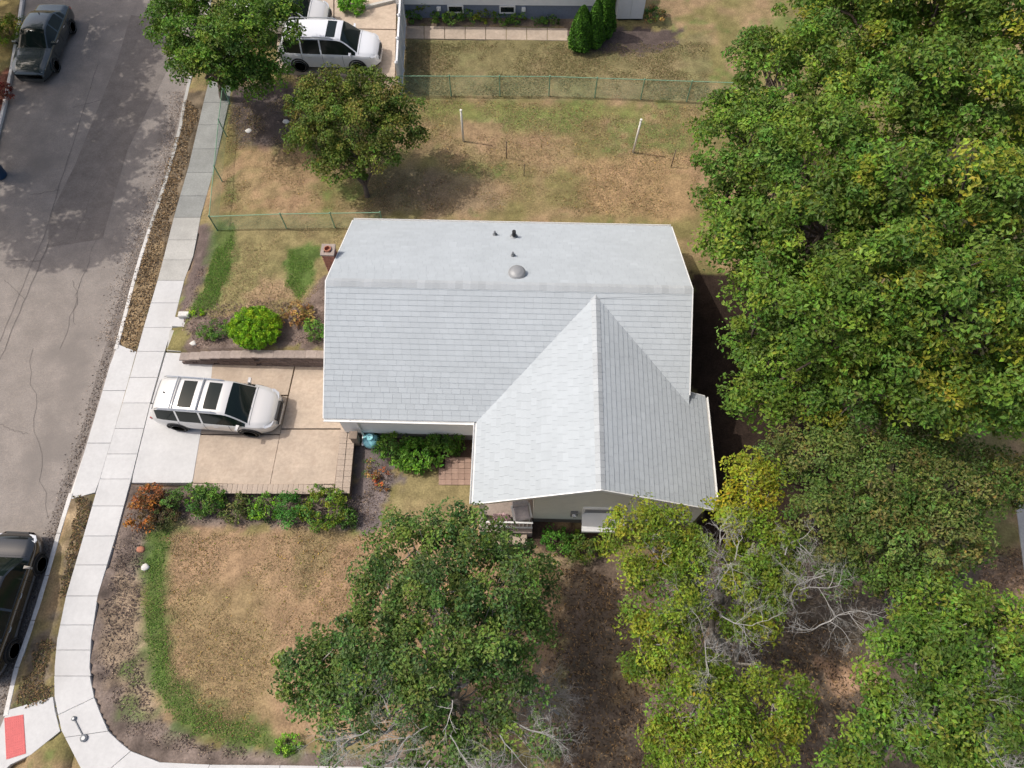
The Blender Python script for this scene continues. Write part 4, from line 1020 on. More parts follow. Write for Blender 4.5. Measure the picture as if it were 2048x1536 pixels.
# ================================================================ VEGETATION
LEAFGAIN = np.array([1.95,2.04,1.3])
def leaves(name, parent, cen, nrm, size, cols, mt_, jitter=.7, fold=.25, aspect=.6, nl=None, kind=None):
    "one quad per leaf"
    n = len(cen); nv_ = nrm+RS.normal(0, jitter, (n,3)); nv_ /= np.linalg.norm(nv_, axis=1)[:,None]+1e-9
    r = RS.normal(0, 1, (n,3)); a = np.cross(nv_, r); a /= np.linalg.norm(a, axis=1)[:,None]+1e-9; b = np.cross(nv_, a)
    s = (size*(.65+.7*RS.rand(n)))[:,None]
    V = np.stack([cen-a*s*.5, cen+b*s*aspect*.5+nv_*s*fold*.5, cen+a*s*.55-nv_*s*fold*.3, cen-b*s*aspect*.5+nv_*s*fold*.5], 1).reshape(-1,3)
    Q = np.arange(4*n).reshape(-1,4); c = np.repeat(cols, 4, 0)
    return npmesh(name, V, Q, mt_, parent, colors=np.clip(c*(LEAFGAIN if kind is None else 1.12), .003, .8), kind=kind)
def leafcloud(lobes, dens, clump_r, per, pal, size, hole=.36, seed=0, low=-.35, ysh=.0):
    """lobes: (center Vector, rx, ry, rz, [palette override]) ; returns centres, normals, colours, clump centres"""
    R = np.random.RandomState(seed); CEN = []; NRM = []; COLS = []; CC = []
    pal = [np.array(p) for p in pal]
    hn = [lattice(seed+50), lattice(seed+51), lattice(seed+52)]
    for lb in lobes:
        c, rx, ry, rz = np.array(lb[0]), lb[1], lb[2], lb[3]
        pl = [np.array(p) for p in lb[4]] if len(lb) > 4 and lb[4] else pal
        area = PI*(rx*ry*1.0+ (rx+ry)*rz*.7); nc = max(6, int(area*dens))
        d = R.normal(0,1,(nc*2,3)); d /= np.linalg.norm(d,axis=1)[:,None]; d = d[d[:,2] > low][:nc]
        rad = (.35+.68*R.rand(len(d))**.45)
        cc = c+d*rad[:,None]*np.array([rx,ry,rz])
        nz = hn[0](cc[:,0],cc[:,1],.9)*.5+hn[1](cc[:,0],cc[:,2]*1.3,.8)*.25+hn[2](cc[:,1],cc[:,0]+cc[:,2],2.3)*.25
        keep = nz > hole; cc = cc[keep]; d = d[keep]; nz = nz[keep]
        for q, dd in zip(cc, d):
            m_ = int(per*(.5+R.rand())); rr = clump_r*(.55+.8*R.rand())
            e_ = R.normal(0,1,(m_,3)); e_ /= np.linalg.norm(e_,axis=1)[:,None]
            e_[:,2] = np.where(R.rand(m_) < .75, np.abs(e_[:,2]), e_[:,2])
            pos = q+e_*rr*(R.rand(m_)**.28)[:,None]*np.array([1,1,.7])
            ci = R.randint(len(pl)); cb = pl[ci]*(.62+.8*R.rand())*np.array([1+.22*(R.rand()-.4), 1, 1])
            CEN.append(pos); NRM.append(e_*.75+dd*.2+np.array([-.05,0,.7])); COLS.append(cb*(.72+.5*R.rand(m_,1))*(1+.1*R.normal(0,1,(m_,3))))
            CC.append(q)
    return np.concatenate(CEN), np.concatenate(NRM), np.concatenate(COLS), CC
def bendline(a, b, n, s, R):
    a, b = Vector(a), Vector(b); out = []
    for i in range(n+1):
        t = i/n; p = a.lerp(b, t); w_ = math.sin(t*PI)*s
        out.append(p+Vector(((R.rand()-.5)*w_, (R.rand()-.5)*w_, (R.rand()-.2)*w_*.8)))
    return out
def twigs(m, p, d, L, r, depth, R, spread=.75):
    p = Vector(p); pts = [p.copy()]; dd = Vector(d).normalized(); n = 4
    for i in range(n):
        dd = (dd+Vector((R.normal(0,.22), R.normal(0,.22), R.normal(0,.12)+.02))).normalized(); p = p+dd*L/n; pts.append(p.copy())
    m.tube(pts, [r*(1-.55*i/n) for i in range(n+1)], 4 if depth < 3 else 5, cap=False)
    if depth > 0:
        for k in range(3+(depth > 2)):
            i = 1+k if k < 4 else 4; q = pts[min(i,4)]
            nd_ = (dd+Vector((R.normal(0,spread), R.normal(0,spread), R.normal(0,spread*.5)))).normalized()
            twigs(m, q, nd_, L*(.55+.25*R.rand()), r*.55, depth-1, R, spread)
def tree(name, label, base_px, lobes_px, pal, size=.14, dens=2.2, clump_r=.42, per=45, trunk_r=.22, seed=1, group=None, hole=.36, bark='bark', cat='tree', dead=(), low=-.35, fork=.35, mt_='leaf', inner=True):
    """lobes_px: (px,py,z,rx_px,ry_px,rz_m[,palette])"""
    R = np.random.RandomState(seed); b = G(*base_px)
    t = empty(name, b, 0, label=label, cat=cat, group=group)
    lobes = []
    for lb in lobes_px:
        px, py, z, rxp, ryp, rz = lb[:6]; c = P(px, py, z); k = mpp(px, py, z)
        ryw = max(ryp*k-rz*.35*abs(c.y)/(CH), ryp*k*.7)
        lobes.append((c-b, rxp*k, ryw, rz, lb[6] if len(lb) > 6 else None))
    cen, nrm, cols, cc = leafcloud(lobes, dens*1.75, clump_r, per, pal, size, hole-.09, seed, low)
    leaves('crown', t, cen, nrm, size, cols, M[mt_])
    zf = min(l[0].z-l[3]*.5 for l in lobes)*fork if lobes else 1.5; zf = max(zf, .5)
    cxm = sum(l[0].x for l in lobes)/len(lobes); cym = sum(l[0].y for l in lobes)/len(lobes)
    fk = Vector((cxm*.15, cym*.15, zf)); m = MB()
    m.tube([(0,0,-.3),(0,0,.15),(fk.x*.5,fk.y*.5,zf*.5),tuple(fk)], [trunk_r*1.5, trunk_r*1.1, trunk_r, trunk_r*.9], 10); m.build('trunk', M[bark], t, smooth=True)
    for l in lobes:
        m = MB(); ln = bendline(fk-Vector((0,0,.1)), l[0], 6, .7, R); r0 = trunk_r*.55
        m.tube(ln, [r0*(1-.75*i/6) for i in range(7)], 7, cap=False)
        near = [q for q in cc if abs(q[0]-l[0].x) < l[1] and abs(q[1]-l[0].y) < l[2]]
        R.shuffle(near)
        for q in near[:14]:
            s_ = ln[2+R.randint(5)]; m.tube(bendline(s_, Vector(q), 3, .25, R), [r0*.3, r0*.22, r0*.15, .008], 4, cap=False)
        m.build('limb', M[bark], t, smooth=True)
    for (px, py, z, dx, dy, dz, L, dp) in dead:
        m = MB(); q = P(px, py, z)-b; twigs(m, q, (dx,dy,dz), L*.85, .017, dp+(1 if dp > 3 else 0), R, .8); m.build('dead_branch', M['deadwood'], t)
    return t
GR = [(.056,.098,.019),(.066,.11,.022),(.05,.088,.02),(.076,.117,.022),(.058,.10,.026)]
GY = GR+GR+[(.105,.13,.022),(.13,.14,.022)]
DARKG = [(.046,.080,.032),(.055,.090,.032),(.060,.100,.034),(.074,.108,.036),(.043,.072,.034)]
YEL = [(.13,.145,.018),(.16,.155,.016),(.11,.135,.02)]
YG = [(.082,.118,.018),(.096,.13,.02),(.07,.106,.018),(.112,.13,.02)]
OLV = [(.062,.088,.03),(.052,.082,.026),(.072,.094,.034),(.08,.08,.034),(.048,.085,.024)]
BRG = [(.046,.088,.018),(.058,.102,.02),(.040,.076,.018),(.07,.108,.022)]
# --- large maple group on the right
tree('maple_tree', 'broad green tree overhanging the back lawn, right of the house roof', (1660,520),
     [(1500,300,7.5,110,100,1.7),(1590,170,8,130,110,1.9),(1490,480,7,95,90,1.6),(1620,330,9.2,120,120,2.0),(1560,600,7,110,100,1.7),(1640,470,9,110,110,2),(1560,760,5.5,95,95,1.5),(1660,640,8.5,110,110,1.9),(1500,690,5.4,50,45,1.0),(1450,400,5.6,55,70,1.1),(1450,240,5.6,60,60,1.1),(1520,120,5.8,70,60,1.2),(1520,800,4.8,70,50,1.1)],
     GR+[(.085,.12,.022)], .135, 2.2, .46, 92, .34, 21, 'large trees east of the house', .32)
tree('maple_tree', 'tall green tree with yellow flecks in the top right corner', (1880,260),
     [(1720,60,8.5,130,100,2),(1860,50,9.5,140,110,2.1),(1990,80,9.5,120,120,2.1),(1780,220,10,130,110,2.1),(1930,240,10.2,130,120,2.2),(1660,30,7,110,90,1.6),(2070,240,9,110,130,2.1),(1820,-60,9,200,90,2)],
     GY, .135, 2.2, .46, 92, .36, 22, 'large trees east of the house', .32)
tree('maple_tree', 'spreading green tree with yellow clumps at the right edge, middle height', (1900,640),
     [(1760,400,9.8,120,110,2.1),(1900,430,10.2,130,120,2.2),(2020,400,9.8,110,130,2.1),(1770,590,9.6,120,110,2.1),(1900,620,9.8,130,120,2.1),(2030,600,9.2,110,120,2.1),(1790,760,7.8,120,90,1.7),(1930,790,8,130,90,1.8),(2040,790,7.5,90,90,1.7),(1690,790,6.2,80,75,1.3)],
     GY, .135, 2.2, .46, 92, .36, 23, 'large trees east of the house', .32)
# --- fine leaved tree
tree('locust_tree', 'fine leaved olive green tree below the large trees on the right', (1800,1080),
     [(1640,920,5.6,110,80,1.3),(1760,960,6.2,120,100,1.5),(1880,960,5.8,120,100,1.4),(1690,1050,5.8,105,80,1.3),(1810,1090,6.0,120,100,1.4),(1900,1070,5.2,65,75,1.1),(1740,1150,4.8,100,45,1.0),(1990,960,5.2,80,60,1.1),(1640,1110,4.6,60,55,.9),(1780,860,5.2,120,60,1.2)],
     OLV, .10, 3.0, .36, 70, .2, 24, None, .32, 'bark', dead=[(1600,1180,5.4,1,.6,.1,1.2,4),(1650,1150,5.6,-.8,-.3,.2,1.0,4),(1570,1110,5.6,.2,1,.3,.9,4),(1640,1250,5.2,1,.1,0,1.3,4),(1640,1250,5.2,-1,-.4,0,.9,3)])
# --- yellow green tree with bare centre
tree('yellowing_tree', 'yellow green tree with grey dead branches in its middle, in front of the house', (1420,1230),
     [(1300,1080,5.0,95,75,1.3,YG+YG+YEL),(1320,1190,5.2,90,85,1.3,YG),(1500,960,5.0,60,65,1.1,YEL),(1470,1040,4.8,60,50,1.0,YEL),(1520,1080,4.9,60,60,1.1,YG),(1500,1170,5,60,60,1.0,YG),(1550,1160,4.4,48,50,.9,YG),(1340,1270,5,55,60,1.0,YG),(1420,1350,4.6,50,35,.8,YG),(1500,1240,4.6,60,42,.9,YG),
      (1400,1420,4.6,100,75,1.2,YG),(1545,1405,4.8,72,66,1.1,YG),(1470,1500,4.8,115,65,1.2,YG),(1350,1500,4.2,70,60,1.0,YG),(1370,1110,5.2,55,55,1.0,YG),(1290,1320,4.0,40,50,.8,YG)],
     YG, .10, 2.6, .36, 84, .2, 25, None, .40, 'barkpale', dead=[(1430,1180,5.6,.2,1,.2,1.1,4),(1420,1200,5.6,-1,.2,.1,1.1,4),(1440,1230,5.7,.7,-.6,.1,1.0,4),(1410,1280,5.5,-.2,-1,.1,.9,4),(1470,1120,5.6,.2,.8,.1,.8,4),(1350,1140,5.8,-1,.1,0,.8,3),(1440,1090,5.8,.1,1,0,.6,3),(1420,1230,5.6,-.6,.8,.1,.9,4)])
# --- bottom right tree
tree('green_tree', 'bright green tree in the bottom right corner', (1880,1400),
     [(1800,1245,5.8,70,58,1.2),(1880,1220,6.2,90,60,1.4),(1830,1330,6.6,110,80,1.5),(1950,1310,6.6,110,100,1.5),(2030,1290,5.8,60,90,1.3),(1735,1455,5.6,62,65,1.2),(1850,1450,6.4,100,80,1.5),(1980,1450,6.4,110,90,1.5),(1720,1545,5.4,70,55,1.1),(1900,1550,6,140,70,1.3)],
     BRG+[(.09,.12,.025)], .115, 2.2, .42, 84, .24, 26, None, .42, 'barkpale', dead=[(1900,1480,7,-.6,.6,.1,1.0,4),(1960,1500,7,.4,-.8,0,1.0,4),(1930,1430,7.2,.8,.6,0,.9,4),(1880,1540,7,-.8,-.2,0,.9,3),(1990,1520,7,.9,.1,0,.9,3)])
# --- front lawn tree
tree('front_lawn_tree', 'dark green spreading tree with bare lower branches on the front lawn', (895,1400),
     [(830,1100,4.8,100,80,1.3),(930,1090,4.6,90,70,1.2),(990,1180,4.8,100,85,1.3),(1050,1150,3.4,60,60,.9),(880,1190,5.4,100,80,1.4),(780,1190,4.8,75,70,1.2),(730,1280,4.8,90,70,1.2),(630,1335,4.2,95,60,1.1),(640,1390,3.8,60,45,.9),(760,1350,5,90,60,1.2),(870,1310,5.4,90,70,1.3),(980,1290,5,90,80,1.2),(1040,1260,4.2,65,65,1.0),(1020,1400,4.4,65,60,1.0),
      (820,1420,5,80,50,1.1),(700,1420,4.4,85,60,1.0),(700,1490,3.8,60,40,.8),(900,1500,4.6,60,50,.9),(1060,1490,4.2,60,50,.9),(790,1520,4.2,70,30,.8),(980,1480,4.6,60,50,.9)],
     DARKG+[(.07,.105,.03)], .11, 2.4, .36, 74, .2, 27, None, .42, 'barkpale',
     dead=[(860,1450,5.6,-1,.2,.0,1.3,4),(820,1470,5.6,-.8,-.6,0,1.1,4),(900,1470,5.6,.6,-.8,0,1.1,4),(1000,1470,5.4,.4,-.8,0,1.1,4),(1040,1450,5.2,.8,-.6,0,1.1,4),(780,1430,5.4,-.6,.7,0,1.0,4),(740,1460,5.2,-1,-.3,0,1.1,4),(860,1520,5.4,-.6,-.5,0,1.1,4),(950,1520,5.4,.2,-1,0,1.0,4),(700,1500,4.8,-.7,-.6,0,1.0,4),(900,1380,5.9,.05,1,0,.6,2),(905,1400,5.9,0,-1,0,.9,2)])
# small bare shrub
q = G(1120,1430); t = empty('bare_shrub', q, 0, label='leafless grey shrub beside the right of the front lawn tree', cat='shrub')
R = np.random.RandomState(5); m = MB(); o0 = P(1085,1400,2.2)-q
m.tube([(0,0,-.2),(o0.x*.5,o0.y*.5,1.0),tuple(o0)], [.05,.04,.03], 6); m.build('trunk', M['deadwood'], t)
for a_ in range(14):
    m = MB(); q_ = a_*2*PI/14; twigs(m, o0+Vector((R.normal(0,.12),R.normal(0,.12),0)), (math.cos(q_), math.sin(q_), .3), .7, .02, 4, R, .8); m.build('branch', M['barkpale'], t)
# --- street tree top left
tree('street_tree', 'dark green street tree over the pavement at the top', (448,196),
     [(385,60,4.8,85,80,1.3),(470,90,5.2,80,80,1.3),(420,140,4.6,75,60,1.1),(520,60,5,75,70,1.3),(515,130,4.4,60,50,1.0),(450,-10,5,110,60,1.3),(550,20,4.4,50,50,1.0),(385,110,4.2,55,50,.9),(345,30,4.2,45,55,.9),(500,165,4.0,60,40,.9)],
     [(.05,.095,.018),(.06,.11,.02),(.04,.08,.018),(.08,.12,.02)], .13, 2.8, .38, 66, .17, 28, None, .28, 'bark')
tree('yard_tree', 'round olive green tree with reddish tips on the back lawn', (735,392),
     [(700,192,4.2,95,65,1.2),(640,225,3.9,70,70,1.1),(765,215,4.1,80,70,1.1),(700,265,4.0,105,70,1.2),(790,262,3.5,60,55,.9),(630,285,3.2,55,55,.9),(725,320,3.2,80,50,.9),(680,335,2.8,60,45,.8)],
     [(.065,.092,.02),(.075,.098,.022),(.055,.082,.02),(.08,.10,.025),(.09,.09,.028),(.052,.09,.018)], .11, 3.4, .32, 60, .1, 29, None, .33, 'bark')
# trees out of the frame across the road: they shade it
for i, (x, y, z, r) in enumerate([(-29.5,33,9.5,4.0),(-28.2,27,10.0,3.6),(-26.6,21.8,8.8,3.0)]):
    t = empty('roadside_tree', (x, y, 0), 0, label=['tree across the road, farthest, whose shade falls by the dark sedan','tree across the road, middle, whose shade falls on the darker asphalt','tree across the road, nearest, whose shade ends on the open asphalt'][i], cat='tree', group='trees across the road')
    lob = [(Vector((0,0,z)), r, r, 2.0), (Vector((r*.8,-.6,z-.8)), r*.6, r*.8, 1.5), (Vector((-r*.6,.8,z-.6)), r*.7, r*.8, 1.5), (Vector((.3,r*.8,z-.8)), r*.7, r*.6, 1.4)]
    cen, nrm, cols, cc = leafcloud(lob, 2.6, .5, 40, GR, .2, .27, 40+i); leaves('crown', t, cen, nrm, .22, cols, M['leaf'])
    m = MB(); m.tube([(0,0,-.3),(0,0,3),(0,0,z)], [.3,.24,.1], 10); m.build('trunk', M['bark'], t)
# --- shrubs
def shrub(name, label, px, py, rxp, ryp, h, pal, size=.08, dens=9, clump=.16, per=30, seed=1, group=None, hole=.25, cat='shrub', up=0):
    "px,py = centre of what one sees"
    q = G(px, py, h*.5); b = Vector((q.x, q.y, H(q.x, q.y))); k = mpp(px, py, .3)
    t = empty(name, b, 0, label=label, cat=cat, group=group)
    dens *= 1.7; cen, nrm, cols, cc = leafcloud([(Vector((0,0,h*.5)), rxp*k*1.12, ryp*k*1.05, h*.55)], dens, clump, per, pal, size, hole, seed, -.6)
    leaves('foliage', t, cen, nrm, size, cols, M['leaf'])
    m = MB(); R = np.random.RandomState(seed)
    for i in range(6): m.tube([(R.normal(0,.03),R.normal(0,.03),-.1),(R.normal(0,rxp*k*.3),R.normal(0,ryp*k*.3),h*.6)], [.016,.007], 4, cap=False)
    m.build('stems', M['bark'], t); return t
LIME = [(.10,.20,.012),(.12,.22,.014),(.085,.17,.012),(.15,.22,.014)]
SG = [(.06,.12,.025),(.045,.10,.03),(.08,.14,.03)]; SD = [(.035,.075,.02),(.05,.10,.022)]; SRED = [(.20,.075,.035),(.15,.06,.035),(.09,.055,.035)]; SBR = [(.25,.16,.08),(.18,.10,.06),(.12,.085,.04)]
shrub('lime_shrub', 'round lime green clipped shrub in the bed above the driveway', 510,655,44,40,1.0, LIME, .055, 95, .10, 44, 61, hole=0)
shrub('low_shrub', 'low green shrub between the round lime shrub and the steps', 428,660,28,22,.45, SG, .07, 16, .13, 26, 62)
shrub('dry_perennial', 'brown dried flower clump behind the round lime shrub', 588,628,34,26,.5, SBR, .09, 12, .14, 22, 63, cat='plant')
shrub('low_shrub', 'small green shrub against the house end above the driveway', 630,658,20,26,.55, SG, .08, 14, .14, 24, 64)
shrub('grass_clump', 'pale weed clump at the lawn corner by the entrance steps', 392,625,16,12,.3, LIME, .06, 14, .1, 20, 65, cat='plant')
hg = 'shrubs below the driveway'
for i, (px, py, rx, ry, h, pal, lab, sd_) in enumerate([
    (303,992,30,22,.7,SRED,'rusty red shrub touching the driveway corner by the pavement',71),(283,1030,28,32,.75,SRED+[(.24,.10,.03)],'rust orange shrub, leftmost below the driveway',72),(325,1025,28,30,.5,[(.06,.045,.035),(.05,.06,.03)],'dark twiggy shrub between the rust shrub and the green hedge',73),
    (372,1008,40,36,.8,[(.05,.10,.03),(.06,.115,.035)],'blue green shrub, first green one from the pavement below the driveway',74),(412,1000,34,30,.7,SG,'mid green shrub, second green one below the driveway',75),(468,1015,30,28,.55,[(.06,.08,.03),(.08,.085,.04)],'thin brownish green shrub in the middle of the row',76),
    (525,1015,32,27,.6,LIME[:1]+SG,'yellowish green shrub right of the middle of the row',77),(578,1018,26,34,.8,[(.035,.10,.025),(.045,.12,.03)],'deep green upright shrub, third from the right end of the row',78),(645,1015,46,45,.9,YG+SG,'largest shrub, yellow green, below the driveway end',79),(697,1035,17,24,.5,SD,'small dark shrub at the right end of the row',80)]):
    shrub('row_shrub', lab, px, py, rx, ry, h, pal, .085, 13, .16, 26, sd_, hg)
shrub('front_wall_shrub', 'dark green shrub against the front wall beside the turquoise pot', 790,885,38,32,.8, SD+SG, .10, 12, .17, 26, 81, 'shrubs under the front wall')
shrub('front_wall_shrub', 'bright green leafy shrub in the front bed corner', 838,912,46,34,.75, [(.06,.14,.02),(.08,.17,.025),(.045,.1,.02)], .12, 12, .18, 26, 82, 'shrubs under the front wall')
shrub('front_wall_shrub', 'green shrub tucked beside the front wing wall under the eave', 888,888,36,28,.8, SD+[(.06,.13,.02)], .11, 12, .18, 26, 83, 'shrubs under the front wall')
shrub('red_plant', 'loose red leaved plant in the gravel bed by the driveway wall', 772,955,28,24,.35, [(.25,.07,.04),(.2,.1,.05),(.1,.1,.04)], .08, 8, .12, 12, 84, cat='plant')
shrub('bed_plant', 'small green plant below the red leaved plant', 745,935,20,22,.3, SBR+SG, .07, 8, .12, 14, 85, cat='plant')
shrub('gable_shrub', 'green shrub under the gable wall right of the porch steps', 1118,1080,34,26,.7, [(.04,.11,.02),(.06,.14,.03)], .09, 13, .16, 26, 86, 'shrubs under the gable')
shrub('gable_shrub', 'olive feathery shrub under the gable wall beside the yellow green tree', 1165,1092,40,26,.7, YG+OLV, .09, 13, .16, 26, 87, 'shrubs under the gable')
shrub('gable_shrub', 'dark green shrub in front of the porch step', 1000,1085,44,26,.6, SD+SG, .09, 13, .16, 26, 88, 'shrubs under the gable')
shrub('corner_weed', 'bright green weed clump by the lower pavement edge', 575,1482,24,26,.35, [(.08,.17,.02),(.1,.19,.03)], .08, 12, .12, 22, 89, cat='plant')
shrub('round_bush', 'round green bush beside the neighbouring driveway at the top', 705,8,24,22,.8, [(.06,.15,.015),(.08,.18,.02)], .08, 26, .14, 28, 90)
for i, (px, py) in enumerate([(822,30),(845,8),(880,35),(905,38),(935,34),(972,34),(1005,38),(1035,36),(1075,42),(1105,42)]):
    shrub('bed_shrub', ['small green shrub by the vinyl fence in the neighbouring bed','tall yellow green plant by the neighbouring wall near the fence','low green shrub right of the tall yellow plant','pale green shrub below the left basement window','leafy green plant just right of the left basement window','yellow green plant midway between the basement windows','dark green shrub below the right basement window','low green shrub just right of the right basement window','small clump of green leaves left of the evergreens','green shrub touching the trimmed evergreens'][i],
          px, py, [16,14,18,15,16,20,18,15,18,14][i], [16,22,12,12,14,14,12,12,10,10][i], [.5,.9,.4,.4,.5,.5,.4,.4,.35,.35][i], [SG,YG,SG,[(.12,.18,.06)],SG,YG,SD,SG,SG,SD][i], .09, 12, .14, 20, 100+i, 'shrubs along the neighbouring house')
# evergreens: pointed cones
def cone(px, py, h, r, label, seed, lean=0):
    b = G(px, py); t = empty('arborvitae', b, 0, label=label, cat='evergreen', group='trimmed evergreens beside the neighbouring house')
    R = np.random.RandomState(seed); n = 9000; z = R.rand(n)**.8; q = R.rand(n)*2*PI
    rad = r*np.clip(1.08*(1-z)**.55, 0, 1)*np.clip(z/.12, .6, 1)*(.75+.3*R.rand(n))*(1+.12*np.sin(q*5+z*9))
    cen = np.stack([np.cos(q)*rad, np.sin(q)*rad, z*h], 1); nrm = np.stack([np.cos(q), np.sin(q), np.full(n, .5)], 1)
    pal = np.array([(.022,.058,.01),(.03,.078,.01),(.042,.10,.012),(.018,.042,.01)]); cols = pal[R.randint(4, size=n)]*(.7+.6*R.rand(n,1))
    leaves('foliage', t, cen, nrm, .10, cols, M['needle'], .45)
    m = MB(); m.tube([(0,0,-.2),(0,0,h*.8)], [.07,.02], 6); m.build('trunk', M['bark'], t)
cone(1160,96,2.3,.62,'front trimmed evergreen, lowest of the cluster by the neighbouring house',31)
cone(1186,92,2.5,.5,'middle evergreen of the cluster beside the neighbouring house',32)
cone(1208,72,2.7,.5,'rear evergreen of the cluster, next to the white cabinet',33)
shrub('low_bush', 'low dark bush right of the white storage cabinet', 1308,32,20,22,.6, SD+SBR, .09, 12, .16, 24, 34)
shrub('roadside_bush', 'yellowish bush at the far kerb in the top left corner', 12,60,30,36,.7, YG+[(.2,.17,.05)], .1, 12, .2, 26, 35)
shrub('roadside_bush', 'dark red plant by the far kerb behind the dark sedan', 6,185,18,24,.5, [(.16,.03,.03),(.1,.03,.03)], .09, 12, .16, 24, 36)
# ================================================================ grass tufts and litter
def scatter(name, poly_px, n, size, pal, ht, seed, g=True, mt_='grass', nm=None, flat=False, avoid=None):
    R = np.random.RandomState(seed); poly = wp(poly_px, g); pa = np.array(poly)
    x = R.uniform(pa[:,0].min(), pa[:,0].max(), n*3); y = R.uniform(pa[:,1].min(), pa[:,1].max(), n*3)
    d = sdist(x, y, poly); nz = N1(x, y, .8)*.6+N2(x, y, .3)*.4
    k = (d+(N3(x, y, .35)-.5)*.7 > 0) & (R.rand(len(x)) < (.6+.4*ss((nz-.32)/.4))*ss(d/.35+.35)); x, y = x[k][:n], y[k][:n]
    u_, v_ = toUV(x, y); ok = ~((u_ > -.1) & (u_ < HW+.1) & (v_ > 0) & (v_ < HD)); x, y = x[ok], y[ok]
    okw = sdist(x, y, walk_full) < -.02; x, y = x[okw], y[okw]
    okd = sdist(x, y, wp(drive_px)) < -.02; x, y = x[okd], y[okd]
    z = hgt(x, y); p = np.stack([x, y, z+ht*.35], 1); nn = R.normal(0,1,(len(x),3)); nn[:,2] = 2.5 if flat else 1.5
    pl = np.array(pal); ci = R.randint(len(pl), size=len(x)); cols = pl[ci]*(.6+.8*R.rand(len(x),1))
    return leaves(name, None, p, nn, size, cols, M[mt_], .25, .25, .35, kind='stuff')
LG = [(.135,.25,.05),(.16,.29,.055),(.12,.21,.05),(.2,.28,.065)]; DG = [(.38,.27,.17),(.33,.235,.14),(.29,.24,.11),(.23,.23,.095),(.45,.33,.21),(.34,.27,.14)]
scatter('lush_grass', [(290,1065),(345,1050),(330,1180),(345,1330),(400,1410),(520,1445),(610,1480),(590,1510),(470,1492),(350,1465),(300,1370),(284,1250),(288,1130)], 14000, .06, LG, .05, 1)
scatter('lush_grass', [(430,440),(475,450),(462,540),(430,618),(375,630),(405,570),(425,500)], 7000, .06, LG, .05, 2)
scatter('lush_grass', [(575,500),(640,490),(630,560),(600,605),(570,570)], 4500, .06, LG, .05, 3)
scatter('dry_grass', [(340,1060),(740,1070),(900,1000),(1000,1050),(900,1490),(640,1490),(400,1470),(330,1350),(320,1180)], 45000, .05, DG, .03, 4)
scatter('dry_grass', [(450,210),(1400,210),(1410,440),(440,430)], 70000, .055, DG, .03, 5)
scatter('dry_grass', [(810,82),(1420,82),(1420,205),(810,195)], 34000, .06, [(.22,.2,.09),(.17,.17,.07),(.28,.2,.11)], .03, 6)
scatter('dry_grass', [(402,440),(700,445),(660,540),(610,640),(400,635)], 14000, .05, DG, .03, 7)
scatter('verge_litter', [(372,190),(400,220),(300,640),(272,704),(230,690),(285,500)], 5000, .10, [(.3,.2,.1),(.16,.11,.07),(.1,.08,.06),(.4,.3,.18)], .03, 8, False, 'litter', flat=True)
scatter('verge_litter', [(150,994),(195,990),(135,1180),(70,1300),(20,1420),(100,1400),(110,1280)], 4500, .09, [(.3,.2,.1),(.16,.11,.07),(.1,.08,.06),(.14,.14,.06)], .03, 9, False, 'litter', flat=True)
scatter('bed_mulch', [(255,975),(400,985),(700,990),(780,930),(780,1000),(735,1062),(340,1045),(300,1070),(288,1120),(282,1300),(310,1420),(400,1480),(650,1510),(420,1520),(250,1480),(190,1330),(205,1200)], 13000, .08, [(.2,.15,.12),(.12,.09,.08),(.3,.24,.18),(.09,.07,.065)], .03, 10, True, 'litter', flat=True)
scatter('bed_mulch', [(360,640),(420,450),(440,470),(400,600),(640,600),(690,500),(700,690),(380,700)], 6000, .08, [(.2,.15,.12),(.12,.09,.08),(.28,.2,.16)], .03, 11, True, 'litter', flat=True)
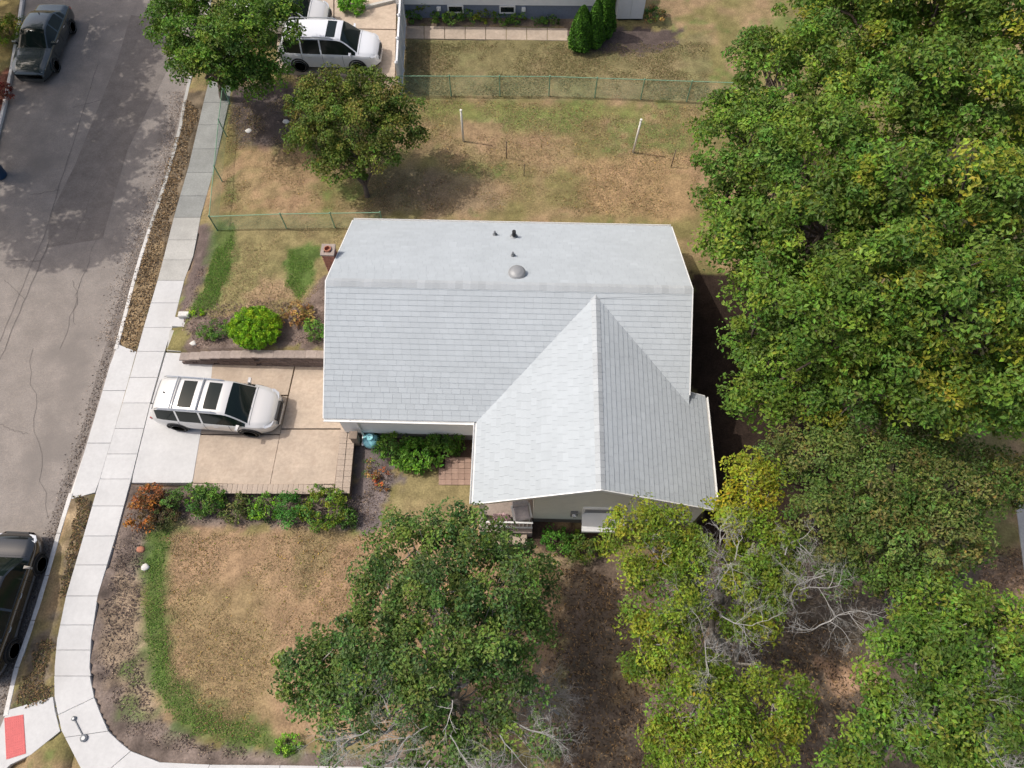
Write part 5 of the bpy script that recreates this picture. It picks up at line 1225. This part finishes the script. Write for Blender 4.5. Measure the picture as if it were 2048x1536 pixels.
scatter('woodland_litter', [(1100,1120),(1700,1250),(1760,1400),(1640,1560),(1080,1560)], 9000, .10, [(.24,.16,.09),(.12,.085,.06),(.3,.2,.1),(.08,.06,.045)], .03, 12, True, 'litter', flat=True)
scatter('woodland_litter', [(1960,1100),(2100,1080),(2100,1350),(1950,1260)], 2500, .10, [(.3,.2,.12),(.12,.085,.06)], .03, 13, True, 'litter', flat=True)
def grit(pl, wd, n, size, pal, seed, side=-1):
    R = np.random.RandomState(seed); pts = resample([Vector(P(x, y, -.12)[:2]) for x, y in pl], .3); pos = []
    for i in range(n):
        j = R.randint(len(pts)-1); p = pts[j].lerp(pts[j+1], R.rand()); t = (pts[j+1]-pts[j]).normalized(); nn_ = Vector((t.y, -t.x))*(abs(R.normal(0, wd))+.02)
        pos.append((p.x+nn_.x, p.y+nn_.y, -.105))
    pos = np.array(pos); nn = R.normal(0,.3,(n,3)); nn[:,2] = 2; pl_ = np.array(pal); cols = pl_[R.randint(len(pl_), size=n)]*(.6+.8*R.rand(n,1))
    leaves('road_grit', None, pos, nn, size, cols, M['litter'], .2, .3, .5, kind='stuff')
grit([(370,183),(337,333),(288,480),(233,683)], .38, 3000, .055, [(.3,.24,.19),(.2,.16,.13),(.36,.3,.25),(.15,.12,.10),(.4,.33,.27)], 91)
grit([(233,683),(183,852),(112,1069),(45,1290),(6,1429)], .2, 1800, .06, [(.2,.16,.13),(.1,.08,.07),(.3,.26,.22)], 92)
scatter('fallen_leaves', [(300,1060),(760,1060),(1150,1100),(1150,1500),(400,1480)], 1400, .10, [(.3,.2,.08),(.4,.28,.1),(.2,.12,.06),(.3,.28,.08)], .03, 14, True, 'litter', flat=True)
scatter('fallen_leaves', [(450,210),(1400,210),(1400,430),(450,430)], 1500, .10, [(.3,.2,.08),(.4,.28,.1),(.2,.12,.06)], .03, 15, True, 'litter', flat=True)
# grey path at far right
m = MB(); a = [G(x, y) for x, y in [(2028,990),(2110,990),(2130,1180),(2048,1150)]]; m.prism([tuple(p[:2]) for p in a], -.5, -.29); m.build('side_path', M['oldcon'], kind='structure')
